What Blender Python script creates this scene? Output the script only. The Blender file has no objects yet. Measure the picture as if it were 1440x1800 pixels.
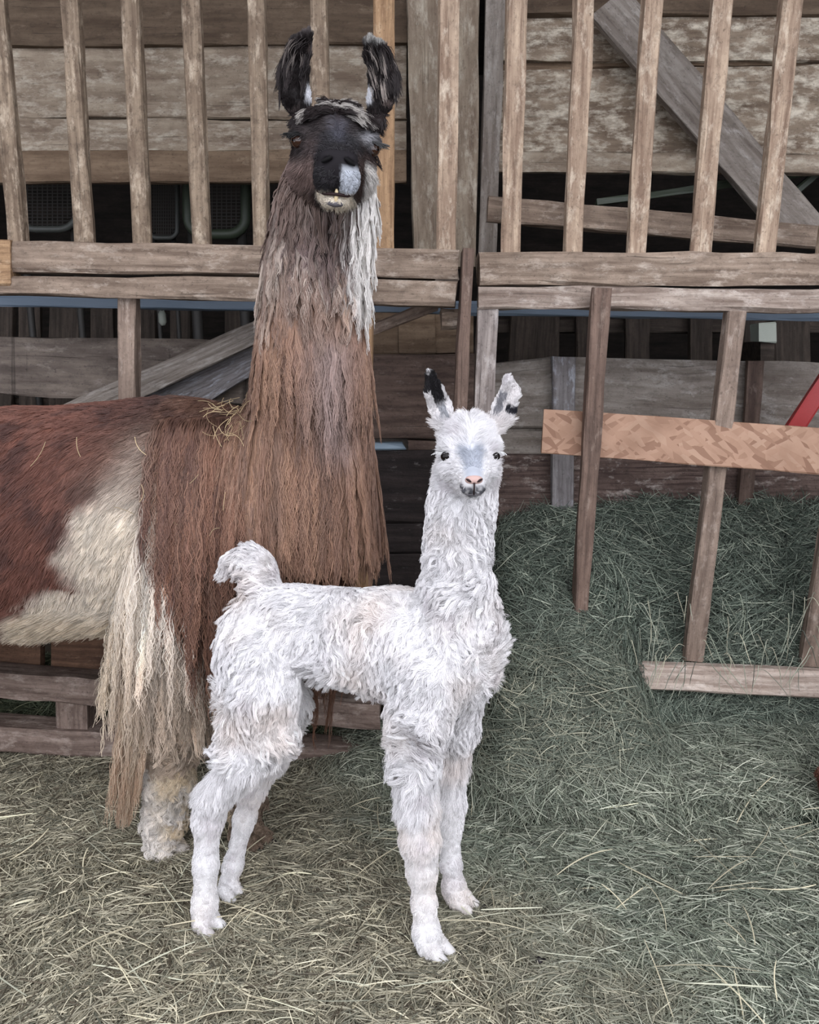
import bpy, bmesh, math, random
import numpy as np
from mathutils import Vector, Matrix, kdtree

# ------------------------------------------------------------------ camera, light, exposure
SC = bpy.context.scene
COL = SC.collection
F_PX, PITCH, CAM_H = 1500.0, math.radians(10.0), 1.25
cam_d = bpy.data.cameras.new('camera')
cam_d.sensor_fit = 'VERTICAL'; cam_d.sensor_height = 36.0; cam_d.lens = 36.0 * F_PX / 1800.0
cam_d.clip_start = 0.02; cam_d.clip_end = 200
cam = bpy.data.objects.new('camera', cam_d); COL.objects.link(cam)
cam.location = (0, 0, CAM_H); cam.rotation_euler = (math.pi / 2 - PITCH, 0, 0)
SC.camera = cam
SC.view_settings.view_transform = 'Standard'; SC.view_settings.look = 'None'
SC.view_settings.gamma = 1.0; SC.view_settings.exposure = 0.35; SC.view_settings.use_curve_mapping = False

SKY_STRENGTH = 1.9
world = bpy.data.worlds.new('overcast_sky'); SC.world = world; world.use_nodes = True
wt = world.node_tree; wt.nodes.clear()
wo = wt.nodes.new('ShaderNodeOutputWorld'); wb = wt.nodes.new('ShaderNodeBackground')
wtc = wt.nodes.new('ShaderNodeTexCoord'); wsx = wt.nodes.new('ShaderNodeSeparateXYZ'); wr = wt.nodes.new('ShaderNodeValToRGB')
wr.color_ramp.elements[0].position = 0.0; wr.color_ramp.elements[0].color = (0.88, 0.91, 1.0, 1)
wr.color_ramp.elements[1].position = 0.8; wr.color_ramp.elements[1].color = (0.89, 0.92, 1.0, 1)
wt.links.new(wtc.outputs['Generated'], wsx.inputs[0]); wt.links.new(wsx.outputs['Z'], wr.inputs[0])
wt.links.new(wr.outputs[0], wb.inputs[0]); wb.inputs[1].default_value = SKY_STRENGTH
wt.links.new(wb.outputs[0], wo.inputs[0])
SC.cycles.use_denoising = True
SC.cycles.max_bounces = 6; SC.cycles.diffuse_bounces = 4; SC.cycles.transmission_bounces = 4
SC.cycles_curves.shape = 'RIBBONS'
# broad daylight falling in through the open barn front, high behind the photographer
sun_d = bpy.data.lights.new('daylight', 'SUN'); sun_d.energy = 0.9; sun_d.angle = math.radians(50); sun_d.color = (1.0, 0.972, 0.985)
sun = bpy.data.objects.new('daylight', sun_d); COL.objects.link(sun)
sun.rotation_euler = Vector((-0.22, 0.78, -0.60)).to_track_quat('-Z', 'Y').to_euler(); sun.location = (0.6, -3, 3)

# ------------------------------------------------------------------ helpers
RNG = np.random.default_rng(7); random.seed(7)
CP, SP = math.cos(PITCH), math.sin(PITCH)

def P(px, py, Y):
    """world point seen at pixel (px, py) lying on the plane y = Y"""
    u = (px - 720) / F_PX; v = (900 - py) / F_PX
    dy = CP + v * SP; dz = -SP + v * CP
    t = Y / dy
    return np.array((u * t, Y, CAM_H + dz * t))

def proj(X, Y, Z):
    """pixel seen for a world point (arrays allowed)"""
    dz = Z - CAM_H
    d = Y * CP - dz * SP; up = Y * SP + dz * CP
    return 720 + F_PX * X / d, 900 - F_PX * up / d

def G(px, py, z=0.0):
    """ground point seen at pixel"""
    v = (900 - py) / F_PX; u = (px - 720) / F_PX
    dz = -SP + v * CP; dy = CP + v * SP
    t = (z - CAM_H) / dz
    return np.array((u * t, dy * t, z))

def lin(r, g=None, b=None):
    c = np.array((r, g, b) if g is not None else r, float) / 255.0
    return np.where(c <= 0.04045, c / 12.92, ((c + 0.055) / 1.055) ** 2.4)

def L4(r, g, b):
    c = lin(r, g, b); return (float(c[0]), float(c[1]), float(c[2]), 1.0)

def link(o, parent=None):
    COL.objects.link(o)
    if parent is not None: o.parent = parent
    return o

def empty(name, loc=(0, 0, 0)):
    o = bpy.data.objects.new(name, None); o.empty_display_size = 0.1
    o.location = tuple(loc); COL.objects.link(o)
    return o

def tag(o, label=None, cat=None, group=None, kind=None):
    if label: o['label'] = label
    if cat: o['category'] = cat
    if group: o['group'] = group
    if kind: o['kind'] = kind
    return o

def adopt(o, parent):
    o.parent = parent
    bpy.context.view_layer.update()
    o.matrix_parent_inverse = parent.matrix_basis.inverted()
    return o

def mesh_obj(name, verts, faces, mat=None, parent=None, smooth=False, attrs=None):
    me = bpy.data.meshes.new(name)
    me.from_pydata([tuple(map(float, v)) for v in verts], [], faces if isinstance(faces, list) else faces.tolist())
    me.update()
    if attrs:
        for an, (ty, arr) in attrs.items():
            a = me.attributes.new(an, ty, 'POINT')
            a.data.foreach_set('vector' if ty == 'FLOAT_VECTOR' else 'color' if ty == 'FLOAT_COLOR' else 'value', np.asarray(arr, np.float32).ravel())
    if smooth: me.polygons.foreach_set('use_smooth', [True] * len(me.polygons))
    if mat: me.materials.append(mat)
    o = bpy.data.objects.new(name, me); COL.objects.link(o)
    if parent is not None:
        o.parent = parent; o.matrix_parent_inverse = parent.matrix_basis.inverted()
    return o

# ------------------------------------------------------------------ materials
def nodes_of(name):
    m = bpy.data.materials.new(name); m.use_nodes = True
    nt = m.node_tree; nt.nodes.clear()
    out = nt.nodes.new('ShaderNodeOutputMaterial'); b = nt.nodes.new('ShaderNodeBsdfPrincipled')
    nt.links.new(b.outputs[0], out.inputs[0])
    return m, nt, b

def plain(name, col, rough=0.6, metal=0.0, spec=0.5):
    m, nt, b = nodes_of(name)
    n = nt.nodes.new('ShaderNodeTexNoise'); n.inputs['Scale'].default_value = 40; n.inputs['Detail'].default_value = 4
    mx = nt.nodes.new('ShaderNodeMixRGB'); mx.blend_type = 'MULTIPLY'; mx.inputs[0].default_value = 0.35
    mx.inputs[1].default_value = col; nt.links.new(n.outputs['Color'], mx.inputs[2])
    hs = nt.nodes.new('ShaderNodeHueSaturation'); hs.inputs['Saturation'].default_value = 0.0
    nt.links.new(n.outputs['Color'], hs.inputs['Color']); nt.links.new(hs.outputs[0], mx.inputs[2])
    nt.links.new(mx.outputs[0], b.inputs['Base Color'])
    b.inputs['Roughness'].default_value = rough; b.inputs['Metallic'].default_value = metal
    b.inputs['Specular IOR Level'].default_value = spec
    return m

def wood(name, base, dark, pale, pale_amt=0.35, dirt=0.5, grain=60.0, spec=0.25, streak=0.0):
    """weathered wood; reads the board's own along/across/depth coordinates from attribute gc"""
    m, nt, b = nodes_of(name); N = nt.nodes; Lk = nt.links.new
    at = N.new('ShaderNodeAttribute'); at.attribute_name = 'gc'
    def noise(scale, vec, det=6, rough=0.6):
        mp = N.new('ShaderNodeMapping'); mp.inputs['Scale'].default_value = vec
        n = N.new('ShaderNodeTexNoise'); n.inputs['Scale'].default_value = scale; n.inputs['Detail'].default_value = det
        n.inputs['Roughness'].default_value = rough
        Lk(at.outputs['Vector'], mp.inputs[0]); Lk(mp.outputs[0], n.inputs['Vector']); return n
    def ramp(src, p0, p1, c0=(0, 0, 0, 1), c1=(1, 1, 1, 1)):
        r = N.new('ShaderNodeValToRGB'); r.color_ramp.elements[0].position = p0; r.color_ramp.elements[1].position = p1
        r.color_ramp.elements[0].color = c0; r.color_ramp.elements[1].color = c1
        Lk(src, r.inputs[0]); return r
    g = noise(1.0, (4, grain, grain)); g2 = noise(1.0, (9, 9, 9), 8, 0.65); sp = noise(1.0, (95, 130, 130), 3, 0.7); pa = noise(1.0, (14, 34, 34), 9, 0.72)
    kn = noise(1.0, (22, 150, 150), 2)
    gr = ramp(g.outputs['Fac'], 0.36, 0.66, L4(*dark), L4(*base))
    m1 = N.new('ShaderNodeMixRGB'); m1.blend_type = 'MIX'
    r2 = ramp(g2.outputs['Fac'], 0.42, 0.70); mm = N.new('ShaderNodeMath'); mm.operation = 'MULTIPLY'; mm.inputs[1].default_value = dirt
    Lk(r2.outputs[0], mm.inputs[0]); Lk(mm.outputs[0], m1.inputs[0]); Lk(gr.outputs[0], m1.inputs[1]); m1.inputs[2].default_value = L4(*dark)
    m2 = N.new('ShaderNodeMixRGB'); r3 = ramp(pa.outputs['Fac'], 0.66 - 0.28 * pale_amt, 0.80 - 0.22 * pale_amt)
    m2m = N.new('ShaderNodeMath'); m2m.operation = 'MULTIPLY'; m2m.inputs[1].default_value = 0.85
    Lk(r3.outputs[0], m2m.inputs[0]); Lk(m2m.outputs[0], m2.inputs[0]); Lk(m1.outputs[0], m2.inputs[1]); m2.inputs[2].default_value = L4(*pale)
    m3 = N.new('ShaderNodeMixRGB'); r4 = ramp(sp.outputs['Fac'], 0.61, 0.68); m3m = N.new('ShaderNodeMath'); m3m.operation = 'MULTIPLY'; m3m.inputs[1].default_value = 0.55 * min(1, dirt + 0.3)
    Lk(r4.outputs[0], m3m.inputs[0]); Lk(m3m.outputs[0], m3.inputs[0]); Lk(m2.outputs[0], m3.inputs[1])
    m3.inputs[2].default_value = L4(*[c * 0.55 for c in dark])
    gm = noise(1.0, (34, 52, 52), 6, 0.75); rg = ramp(gm.outputs['Fac'], 0.50, 0.66); gq = N.new('ShaderNodeMath'); gq.operation = 'MULTIPLY'; gq.inputs[1].default_value = 0.75 * dirt
    mg = N.new('ShaderNodeMixRGB'); Lk(rg.outputs[0], gq.inputs[0]); Lk(gq.outputs[0], mg.inputs[0]); Lk(m3.outputs[0], mg.inputs[1]); mg.inputs[2].default_value = L4(*[c * 0.72 for c in dark])
    ck = noise(1.0, (3.5, 170, 170), 4, 0.6); rc = ramp(ck.outputs['Fac'], 0.63, 0.70); cq = N.new('ShaderNodeMath'); cq.operation = 'MULTIPLY'; cq.inputs[1].default_value = 0.6
    mc = N.new('ShaderNodeMixRGB'); Lk(rc.outputs[0], cq.inputs[0]); Lk(cq.outputs[0], mc.inputs[0]); Lk(mg.outputs[0], mc.inputs[1]); mc.inputs[2].default_value = L4(*[c * 0.5 for c in dark])
    m3 = mc; last = m3
    if streak:
        st = noise(1.0, (26, 1.2, 1), 3); r5 = ramp(st.outputs['Fac'], 0.60, 0.68); m4 = N.new('ShaderNodeMixRGB')
        q = N.new('ShaderNodeMath'); q.operation = 'MULTIPLY'; q.inputs[1].default_value = streak
        Lk(r5.outputs[0], q.inputs[0]); Lk(q.outputs[0], m4.inputs[0]); Lk(m3.outputs[0], m4.inputs[1]); m4.inputs[2].default_value = L4(*[c * 0.4 for c in dark]); last = m4
    Lk(last.outputs[0], b.inputs['Base Color'])
    b.inputs['Roughness'].default_value = 0.82; b.inputs['Specular IOR Level'].default_value = spec
    bp = N.new('ShaderNodeBump'); bp.inputs['Strength'].default_value = 0.7; bp.inputs['Distance'].default_value = 0.005
    ad = N.new('ShaderNodeMath'); ad.operation = 'MULTIPLY_ADD'; ad.inputs[1].default_value = 1.0; Lk(gm.outputs['Fac'], ad.inputs[2])
    Lk(g.outputs['Fac'], ad.inputs[0]); Lk(ad.outputs[0], bp.inputs['Height']); Lk(bp.outputs[0], b.inputs['Normal'])
    return m

def flakes(name):
    """pressed flake board"""
    m, nt, b = nodes_of(name); N = nt.nodes; Lk = nt.links.new
    at = N.new('ShaderNodeAttribute'); at.attribute_name = 'gc'
    cols = []
    for k, (ang, sc) in enumerate(((0.55, (22, 95, 30)), (-0.6, (24, 90, 30)))):
        mr = N.new('ShaderNodeMapping'); mr.inputs['Rotation'].default_value = (0, 0, ang); mp = N.new('ShaderNodeMapping'); mp.inputs['Scale'].default_value = sc; Lk(mr.outputs[0], mp.inputs[0])
        ns = N.new('ShaderNodeTexNoise'); ns.inputs['Scale'].default_value = 14; mv = N.new('ShaderNodeMixRGB'); mv.inputs[0].default_value = 0.012
        Lk(at.outputs['Vector'], ns.inputs['Vector']); Lk(at.outputs['Vector'], mv.inputs[1]); Lk(ns.outputs['Color'], mv.inputs[2]); Lk(mv.outputs[0], mr.inputs[0])
        v = N.new('ShaderNodeTexVoronoi'); v.inputs['Scale'].default_value = 0.8; Lk(mp.outputs[0], v.inputs['Vector'])
        r = N.new('ShaderNodeValToRGB'); e = r.color_ramp.elements
        e[0].position = 0.1; e[0].color = L4(132, 98, 78); e[1].position = 0.95; e[1].color = L4(170, 138, 116)
        x = e.new(0.35); x.color = L4(158, 124, 102); x = e.new(0.7); x.color = L4(166, 132, 110)
        sx = N.new('ShaderNodeSeparateColor'); Lk(v.outputs['Color'], sx.inputs[0]); Lk(sx.outputs[0], r.inputs[0]); cols.append((r, sx))
    mx = N.new('ShaderNodeMixRGB'); gt = N.new('ShaderNodeMath'); gt.operation = 'GREATER_THAN'; gt.inputs[1].default_value = 0.5
    Lk(cols[1][1].outputs[1], gt.inputs[0]); Lk(gt.outputs[0], mx.inputs[0]); Lk(cols[0][0].outputs[0], mx.inputs[1]); Lk(cols[1][0].outputs[0], mx.inputs[2])
    n = N.new('ShaderNodeTexNoise'); n.inputs['Scale'].default_value = 9; n.inputs['Detail'].default_value = 6; Lk(at.outputs['Vector'], n.inputs['Vector'])
    r = N.new('ShaderNodeValToRGB'); r.color_ramp.elements[0].position = 0.45; r.color_ramp.elements[1].position = 0.75; Lk(n.outputs['Fac'], r.inputs[0])
    q = N.new('ShaderNodeMath'); q.operation = 'MULTIPLY'; q.inputs[1].default_value = 0.6; Lk(r.outputs[0], q.inputs[0])
    m2 = N.new('ShaderNodeMixRGB'); Lk(q.outputs[0], m2.inputs[0]); Lk(mx.outputs[0], m2.inputs[1]); m2.inputs[2].default_value = L4(120, 88, 68)
    Lk(m2.outputs[0], b.inputs['Base Color']); b.inputs['Roughness'].default_value = 0.7
    bp = N.new('ShaderNodeBump'); bp.inputs['Strength'].default_value = 0.3; bp.inputs['Distance'].default_value = 0.003; Lk(cols[0][1].outputs[0], bp.inputs['Height']); Lk(bp.outputs[0], b.inputs['Normal'])
    return m

M = {}
M['slat_grey'] = wood('slat_grey_tan', (160, 142, 122), (104, 88, 74), (194, 178, 158), 0.5, 0.8)
M['slat_tan'] = wood('slat_warm_tan', (188, 166, 144), (128, 106, 90), (212, 196, 176), 0.5, 0.6)
M['slat_orange'] = wood('slat_orange_tan', (180, 148, 114), (126, 98, 74), (196, 170, 140), 0.4, 0.45)
M['rail_grey'] = wood('rail_grey_brown', (160, 142, 126), (106, 90, 78), (188, 174, 160), 0.5, 0.5)
M['rail_pale'] = wood('rail_pale', (178, 164, 152), (120, 104, 94), (200, 188, 178), 0.5, 0.45)
M['wall_grey'] = wood('wall_grey', (166, 152, 134), (116, 100, 86), (190, 180, 164), 0.6, 0.4, 24)
M['wall_brown'] = wood('wall_brown', (138, 118, 98), (100, 82, 66), (152, 134, 114), 0.25, 0.45, 30)
M['wall_dark'] = wood('wall_dark_brown', (112, 96, 80), (78, 64, 52), (130, 114, 98), 0.3, 0.5, 30)
M['rail_bottom'] = wood('rail_bottom_lit', (206, 190, 178), (150, 132, 120), (222, 210, 200), 0.5, 0.4)  # lighter rail wood: the brighter light on the bottom rail is in the colour
M['chair_leg'] = plain('chair_leg_dark', L4(44, 42, 40), 0.6)
M['wall_white'] = wood('wall_whitewashed', (156, 140, 122), (104, 88, 74), (222, 212, 194), 0.72, 0.45, 26)
M['board_grey'] = wood('board_silver_grey', (158, 150, 142), (112, 102, 94), (180, 174, 168), 0.45, 0.5, 40)
M['board_dark'] = wood('board_dark', (116, 98, 88), (74, 60, 54), (138, 124, 116), 0.3, 0.55, 40)
M['board_streak'] = wood('board_streaked', (134, 122, 112), (90, 80, 74), (156, 146, 138), 0.35, 0.5, 30, streak=0.8)
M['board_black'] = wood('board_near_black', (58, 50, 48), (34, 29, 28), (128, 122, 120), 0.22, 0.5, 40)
M['board_flecked'] = wood('board_flecked', (122, 104, 96), (70, 56, 52), (196, 186, 178), 0.42, 0.7, 110)
M['slat_red'] = wood('slat_red_brown', (134, 112, 100), (92, 76, 68), (158, 140, 128), 0.35, 0.4)
M['slat_mid'] = wood('slat_mid_brown', (160, 141, 127), (110, 94, 84), (184, 169, 157), 0.45, 0.5)
M['post_pale'] = wood('post_pale_grey', (166, 156, 150), (112, 102, 98), (192, 184, 180), 0.5, 0.5)
M['batten_blue'] = wood('batten_blue_grey', (146, 142, 142), (104, 98, 98), (180, 184, 192), 0.5, 0.4)
M['pallet'] = wood('pallet_wood', (150, 132, 122), (98, 82, 74), (176, 162, 152), 0.5, 0.6)
M['pallet_brown'] = wood('pallet_brown', (128, 98, 78), (84, 62, 50), (150, 124, 104), 0.3, 0.6)
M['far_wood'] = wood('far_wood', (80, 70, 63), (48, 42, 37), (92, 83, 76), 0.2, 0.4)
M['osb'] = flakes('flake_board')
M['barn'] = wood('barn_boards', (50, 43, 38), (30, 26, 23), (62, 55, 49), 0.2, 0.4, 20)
M['blue_bar'] = plain('blue_grey_paint', L4(112, 128, 146), 0.45)
M['red'] = plain('red_paint', L4(176, 52, 52), 0.45)
M['chair_white'] = plain('chair_white_tube', L4(78, 80, 76), 0.5)
M['chair_green'] = plain('chair_green_frame', L4(60, 68, 54), 0.5)
M['chair_web'] = plain('chair_webbing', L4(58, 54, 50), 0.8)
M['pale_blue'] = plain('pale_blue_plastic', L4(168, 188, 204), 0.35)
M['pale_green'] = plain('pale_green_tin', L4(176, 182, 170), 0.5)
M['nail'] = plain('nail_steel', L4(96, 92, 90), 0.4, 0.8)
M['soil'] = plain('trodden_earth', L4(70, 60, 46), 0.95)

# ------------------------------------------------------------------ boards
def box_from(name, A0, B0, A1, B1, T, mat, parent=None, bev=0.004, wob=0.0015, seg=0.08, twist=0.0):
    """a sawn board: front-face end edge A0-B0 to end edge A1-B1, thickness vector T"""
    A0, B0, A1, B1, T = [np.asarray(v, float) for v in (A0, B0, A1, B1, T)]
    Ln = np.linalg.norm((A1 + B1) / 2 - (A0 + B0) / 2); W = np.linalg.norm(B0 - A0); th = np.linalg.norm(T)
    n = max(2, int(Ln / seg)); bu, bv = min(0.3, bev / W), min(0.3, bev / th)
    ring = [(bu, 0), (1 - bu, 0), (1, bv), (1, 1 - bv), (1 - bu, 1), (bu, 1), (0, 1 - bv), (0, bv)]
    off = RNG.uniform(0, 50, 3); verts = []; gc = []
    wj = RNG.normal(0, wob, (n + 1, 8, 3)); wj[:, [0, 1], :] *= 1.0
    wj = (wj + np.roll(wj, 1, 0)) / 1.4
    for i in range(n + 1):
        s = i / n; a = A0 + (A1 - A0) * s; b = B0 + (B1 - B0) * s
        for k, (u, v) in enumerate(ring):
            p = a + (b - a) * u + T * v + (wj[i, k] if True else 0)
            verts.append(p); gc.append((s * Ln + off[0], u * W + off[1], v * th + off[2]))
    faces = []
    for i in range(n):
        for k in range(8):
            q = [i * 8 + k, i * 8 + (k + 1) % 8, (i + 1) * 8 + (k + 1) % 8, (i + 1) * 8 + k]
            faces.append(q)
    faces.append(list(range(7, -1, -1))); faces.append([n * 8 + k for k in range(8)])
    o = mesh_obj(name, verts, faces, mat, parent, attrs={'gc': ('FLOAT_VECTOR', gc)})
    bm = bmesh.new(); bm.from_mesh(o.data); bmesh.ops.recalc_face_normals(bm, faces=bm.faces); bm.to_mesh(o.data); bm.free()
    return o

def vboard(name, tl, tr, bl, br, Yt, Yb, th, mat, parent=None, **k):
    """upright board whose front corners are the four pixels at depths Yt (top) and Yb (bottom)"""
    return box_from(name, P(*tl, Yt), P(*tr, Yt), P(*bl, Yb), P(*br, Yb), (0, th, 0), mat, parent, **k)

def hboard(name, tl, bl, tr, br, Yl, Yr, th, mat, parent=None, **k):
    """lying board, left end edge to right end edge"""
    return box_from(name, P(*tl, Yl), P(*bl, Yl), P(*tr, Yr), P(*br, Yr), (0, th, 0), mat, parent, **k)

def tube(name, pts, r, mat, parent=None, sides=8, closed=False):
    pts = [np.asarray(p, float) for p in pts]; n = len(pts); verts = []; faces = []
    rs = r if hasattr(r, '__len__') else [r] * n
    for i, p in enumerate(pts):
        d = pts[min(i + 1, n - 1)] - pts[max(i - 1, 0)]; d /= np.linalg.norm(d) + 1e-9
        a = np.cross(d, (0.13, 0.31, 0.94)); a /= np.linalg.norm(a) + 1e-9; b = np.cross(d, a)
        for k in range(sides):
            t = 2 * math.pi * k / sides; verts.append(p + rs[i] * (a * math.cos(t) + b * math.sin(t)))
    for i in range(n - 1):
        for k in range(sides): faces.append([i * sides + k, i * sides + (k + 1) % sides, (i + 1) * sides + (k + 1) % sides, (i + 1) * sides + k])
    faces.append(list(range(sides - 1, -1, -1))); faces.append([(n - 1) * sides + k for k in range(sides)])
    return mesh_obj(name, verts, faces, mat, parent, smooth=True)

# ------------------------------------------------------------------ the setting
def slab(name, lo, hi, mat, parent=None):
    lo = np.array(lo, float); hi = np.array(hi, float); s = hi - lo
    ax = int(np.argmax(s)); tx = int(np.argmin(s)); wx = 3 - ax - tx
    e = np.eye(3)
    A0 = lo; B0 = lo + e[wx] * s[wx]; A1 = lo + e[ax] * s[ax]; B1 = A1 + e[wx] * s[wx]
    return box_from(name, A0, B0, A1, B1, e[tx] * s[tx], mat, parent, wob=0, seg=5)

tag(slab('floor', (-4.5, -3.5, -0.08), (4.5, 6.2, -0.012), M['soil']), 'trodden earth floor under the hay', 'floor', kind='structure')
ceil = tag(empty('ceiling'), 'dark boarded barn ceiling over the stall', 'ceiling', kind='structure')
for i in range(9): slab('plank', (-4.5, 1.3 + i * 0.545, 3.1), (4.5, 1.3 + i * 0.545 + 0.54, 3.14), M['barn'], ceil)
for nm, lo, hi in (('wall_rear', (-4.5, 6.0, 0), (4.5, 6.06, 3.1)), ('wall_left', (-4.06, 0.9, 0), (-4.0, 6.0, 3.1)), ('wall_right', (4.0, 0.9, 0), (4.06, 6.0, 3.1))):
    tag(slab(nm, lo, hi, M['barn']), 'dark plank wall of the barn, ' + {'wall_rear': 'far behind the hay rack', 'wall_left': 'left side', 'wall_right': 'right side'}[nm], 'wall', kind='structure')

# boarded wall behind the hay rack
YW = 2.78
wall = tag(empty('wall_back', (0, YW, 0)), 'weathered plank wall behind the slatted hay rack', 'wall', kind='structure')
def wb_(tl, bl, tr, br, mat, Y=YW, th=0.03): return hboard('plank', tl, bl, tr, br, Y, Y, th, M[mat], wall, wob=0.002)
wb_((-120, -120), (-120, 82), (715, -120), (715, 75), 'wall_dark', YW - 0.02)
wb_((-120, 83), (-120, 204), (715, 77), (715, 210), 'wall_grey')
wb_((-120, 206), (-120, 268), (715, 212), (715, 266), 'wall_grey')
wb_((-120, 264), (-120, 322), (715, 264), (715, 321), 'wall_brown', YW - 0.035)
wb_((866, -120), (866, 26), (1600, -120), (1600, 26), 'wall_dark', YW - 0.02)
wb_((866, 28), (866, 106), (1600, 22), (1600, 106), 'wall_white')
wb_((866, 110), (866, 124), (1600, 108), (1600, 112), 'wall_brown', YW + 0.02)
wb_((866, 122), (866, 268), (1600, 112), (1600, 274), 'wall_white')
wb_((866, 265), (866, 300), (1600, 272), (1600, 308), 'wall_grey', YW - 0.03)
for a in (((712, -80), (844, -80), (728, 470), (838, 470), 'wall_grey'), ((855, -80), (892, -80), (842, 470), (872, 470), 'board_grey')):
    vboard('upright_plank', a[0], a[1], a[2], a[3], YW - 0.07, YW - 0.07, 0.035, M[a[4]], wall)
# lower planks behind the rack
wb_((868, 640), (868, 752), (975, 627), (975, 752), 'board_grey', 2.80)
wb_((975, 627), (975, 752), (1600, 642), (1600, 790), 'board_grey', 2.80)
wb_((640, 750), (640, 798), (1600, 750), (1600, 800), 'board_grey', 2.82)
wb_((640, 800), (640, 1010), (1600, 800), (1600, 1010), 'board_flecked', 2.80)
wb_((600, 545), (600, 622), (700, 545), (700, 622), 'wall_brown', 2.80)
wb_((701, 540), (701, 622), (765, 540), (765, 622), 'wall_brown', 2.795)
wb_((766, 540), (766, 622), (832, 540), (832, 622), 'wall_brown', 2.80)
wb_((560, 624), (560, 771), (866, 622), (866, 773), 'board_dark', 2.76)
wb_((718, 774), (718, 791), (866, 774), (866, 791), 'board_dark', 2.77)
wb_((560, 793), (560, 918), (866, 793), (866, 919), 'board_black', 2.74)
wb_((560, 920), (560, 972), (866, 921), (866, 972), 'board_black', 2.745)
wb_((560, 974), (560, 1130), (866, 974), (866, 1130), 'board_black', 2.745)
wb_((-140, 590), (-140, 688), (445, 600), (445, 712), 'board_streak', 2.72)
for a in (((972, 627), (1013, 629), (970, 948), (1007, 948), 'batten_blue'), ((1318, 634), (1346, 634), (1300, 892), (1324, 892), 'board_dark')):
    vboard('batten', a[0], a[1], a[2], a[3], 2.755, 2.755, 0.03, M[a[4]], wall)

# far slatted partition in the dark
far = tag(empty('slatted_partition', (0, 3.5, 0)), 'dark slatted partition standing far behind the hay rack', 'partition')
for x0, x1, x2, x3 in ((-40, 22, -40, 20), (30, 70, 34, 70), (86, 140, 84, 140), (158, 200, 158, 198), (243, 274, 243, 272), (298, 334, 298, 334), (395, 430, 395, 428),
                       (900, 985, 884, 982), (1014, 1046, 1012, 1044), (1100, 1144, 1100, 1142), (1213, 1254, 1212, 1250), (1310, 1337, 1306, 1333), (1362, 1424, 1364, 1426)):
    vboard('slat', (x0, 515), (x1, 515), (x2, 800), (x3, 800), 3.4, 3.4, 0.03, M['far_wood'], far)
hboard('rail', (-200, 700), (-200, 730), (1650, 700), (1650, 730), 3.44, 3.44, 0.04, M['far_wood'], far)
hboard('rail', (860, 560), (860, 585), (1650, 560), (1650, 585), 3.44, 3.44, 0.04, M['far_wood'], far)

# blue painted bar
tag(hboard('painted_bar', (-160, 518), (-160, 535), (1600, 540), (1600, 566), 2.62, 2.62, 0.04, M['blue_bar']), 'long blue grey painted bar running under the rack rails', 'bar')

# ------------------------------------------------------------------ hay rack, left and right bays
rackL = tag(empty('hay_rack', (-0.5, 2.36, 0)), 'grey slatted wooden rack bay behind the big brown llama', 'hay rack', 'slatted hay rack bays')
rackR = tag(empty('hay_rack', (0.9, 2.36, 0)), 'tan slatted wooden rack bay at the right, holding green hay', 'hay rack', 'slatted hay rack bays')
YR = 2.36
sl = [(-26, 6, 13, 44, 416, 'slat_grey'), (103, 136, 131, 163, 422, 'slat_grey'), (210, 243, 234, 265, 424, 'slat_grey'), (318, 351, 338, 369, 427, 'slat_grey'), (432, 465, 445, 473, 430, 'slat_grey'),
      (543, 575, 553, 584, 433, 'slat_grey'), (657, 694, 659, 692, 432, 'slat_orange'), (771, 809, 769, 802, 432, 'slat_tan')]
for a, b, c, d, y, m in sl:
    s = (c - a) / y
    vboard('slat', (a - 120 * s, -120), (b - 120 * s, -120), (c, y + 22), (d, y + 22), YR + 0.012, YR + 0.012, 0.036, M[m], rackL, bev=0.005)
sr = [(892, 928, 882, 915, 437, 'slat_tan'), (1012, 1047, 992, 1024, 437, 'slat_tan'), (1132, 1166, 1103, 1136, 437, 'slat_tan'), (1254, 1291, 1215, 1250, 438, 'slat_tan'), (1377, 1413, 1329, 1364, 438, 'slat_tan'), (1500, 1540, 1440, 1478, 438, 'slat_tan')]
for a, b, c, d, y, m in sr:
    s = (c - a) / y; s2 = (d - b) / y
    vboard('slat', (a - 120 * s, -120), (b - 120 * s2, -120), (c, y + 22), (d, y + 22), YR + 0.012, YR + 0.012, 0.036, M[m], rackR, bev=0.005)
hboard('upper_rail', (18, 421), (18, 477), (806, 438), (804, 490), YR, YR, 0.07, M['rail_grey'], rackL, bev=0.006, wob=0.0018)
hboard('upper_rail', (-200, 418), (-200, 500), (16, 420), (16, 502), YR - 0.01, YR - 0.01, 0.07, M['slat_orange'], rackL, bev=0.006)
hboard('lower_rail', (-200, 480), (-200, 512), (803, 493), (801, 538), YR - 0.005, YR - 0.005, 0.06, M['rail_grey'], rackL, bev=0.006, wob=0.0018)
hboard('upper_rail', (843, 443), (843, 500), (1640, 443), (1640, 501), YR, YR, 0.07, M['rail_grey'], rackR, bev=0.007, wob=0.003)
hboard('lower_rail', (842, 503), (842, 541), (1640, 508), (1640, 550), YR, YR, 0.06, M['rail_pale'], rackR, bev=0.007, wob=0.003)
vboard('short_post', (206, 524), (238, 524), (208, 1240), (238, 1240), YR + 0.02, YR + 0.02, 0.05, M['slat_mid'], rackL)
vboard('short_post', (622, 536), (655, 536), (622, 1200), (653, 1200), YR + 0.03, YR + 0.03, 0.05, M['slat_orange'], rackL)
vboard('short_post', (840, 541), (877, 541), (816, 1180), (846, 1180), YR + 0.01, YR + 0.01, 0.05, M['post_pale'], rackR)
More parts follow.
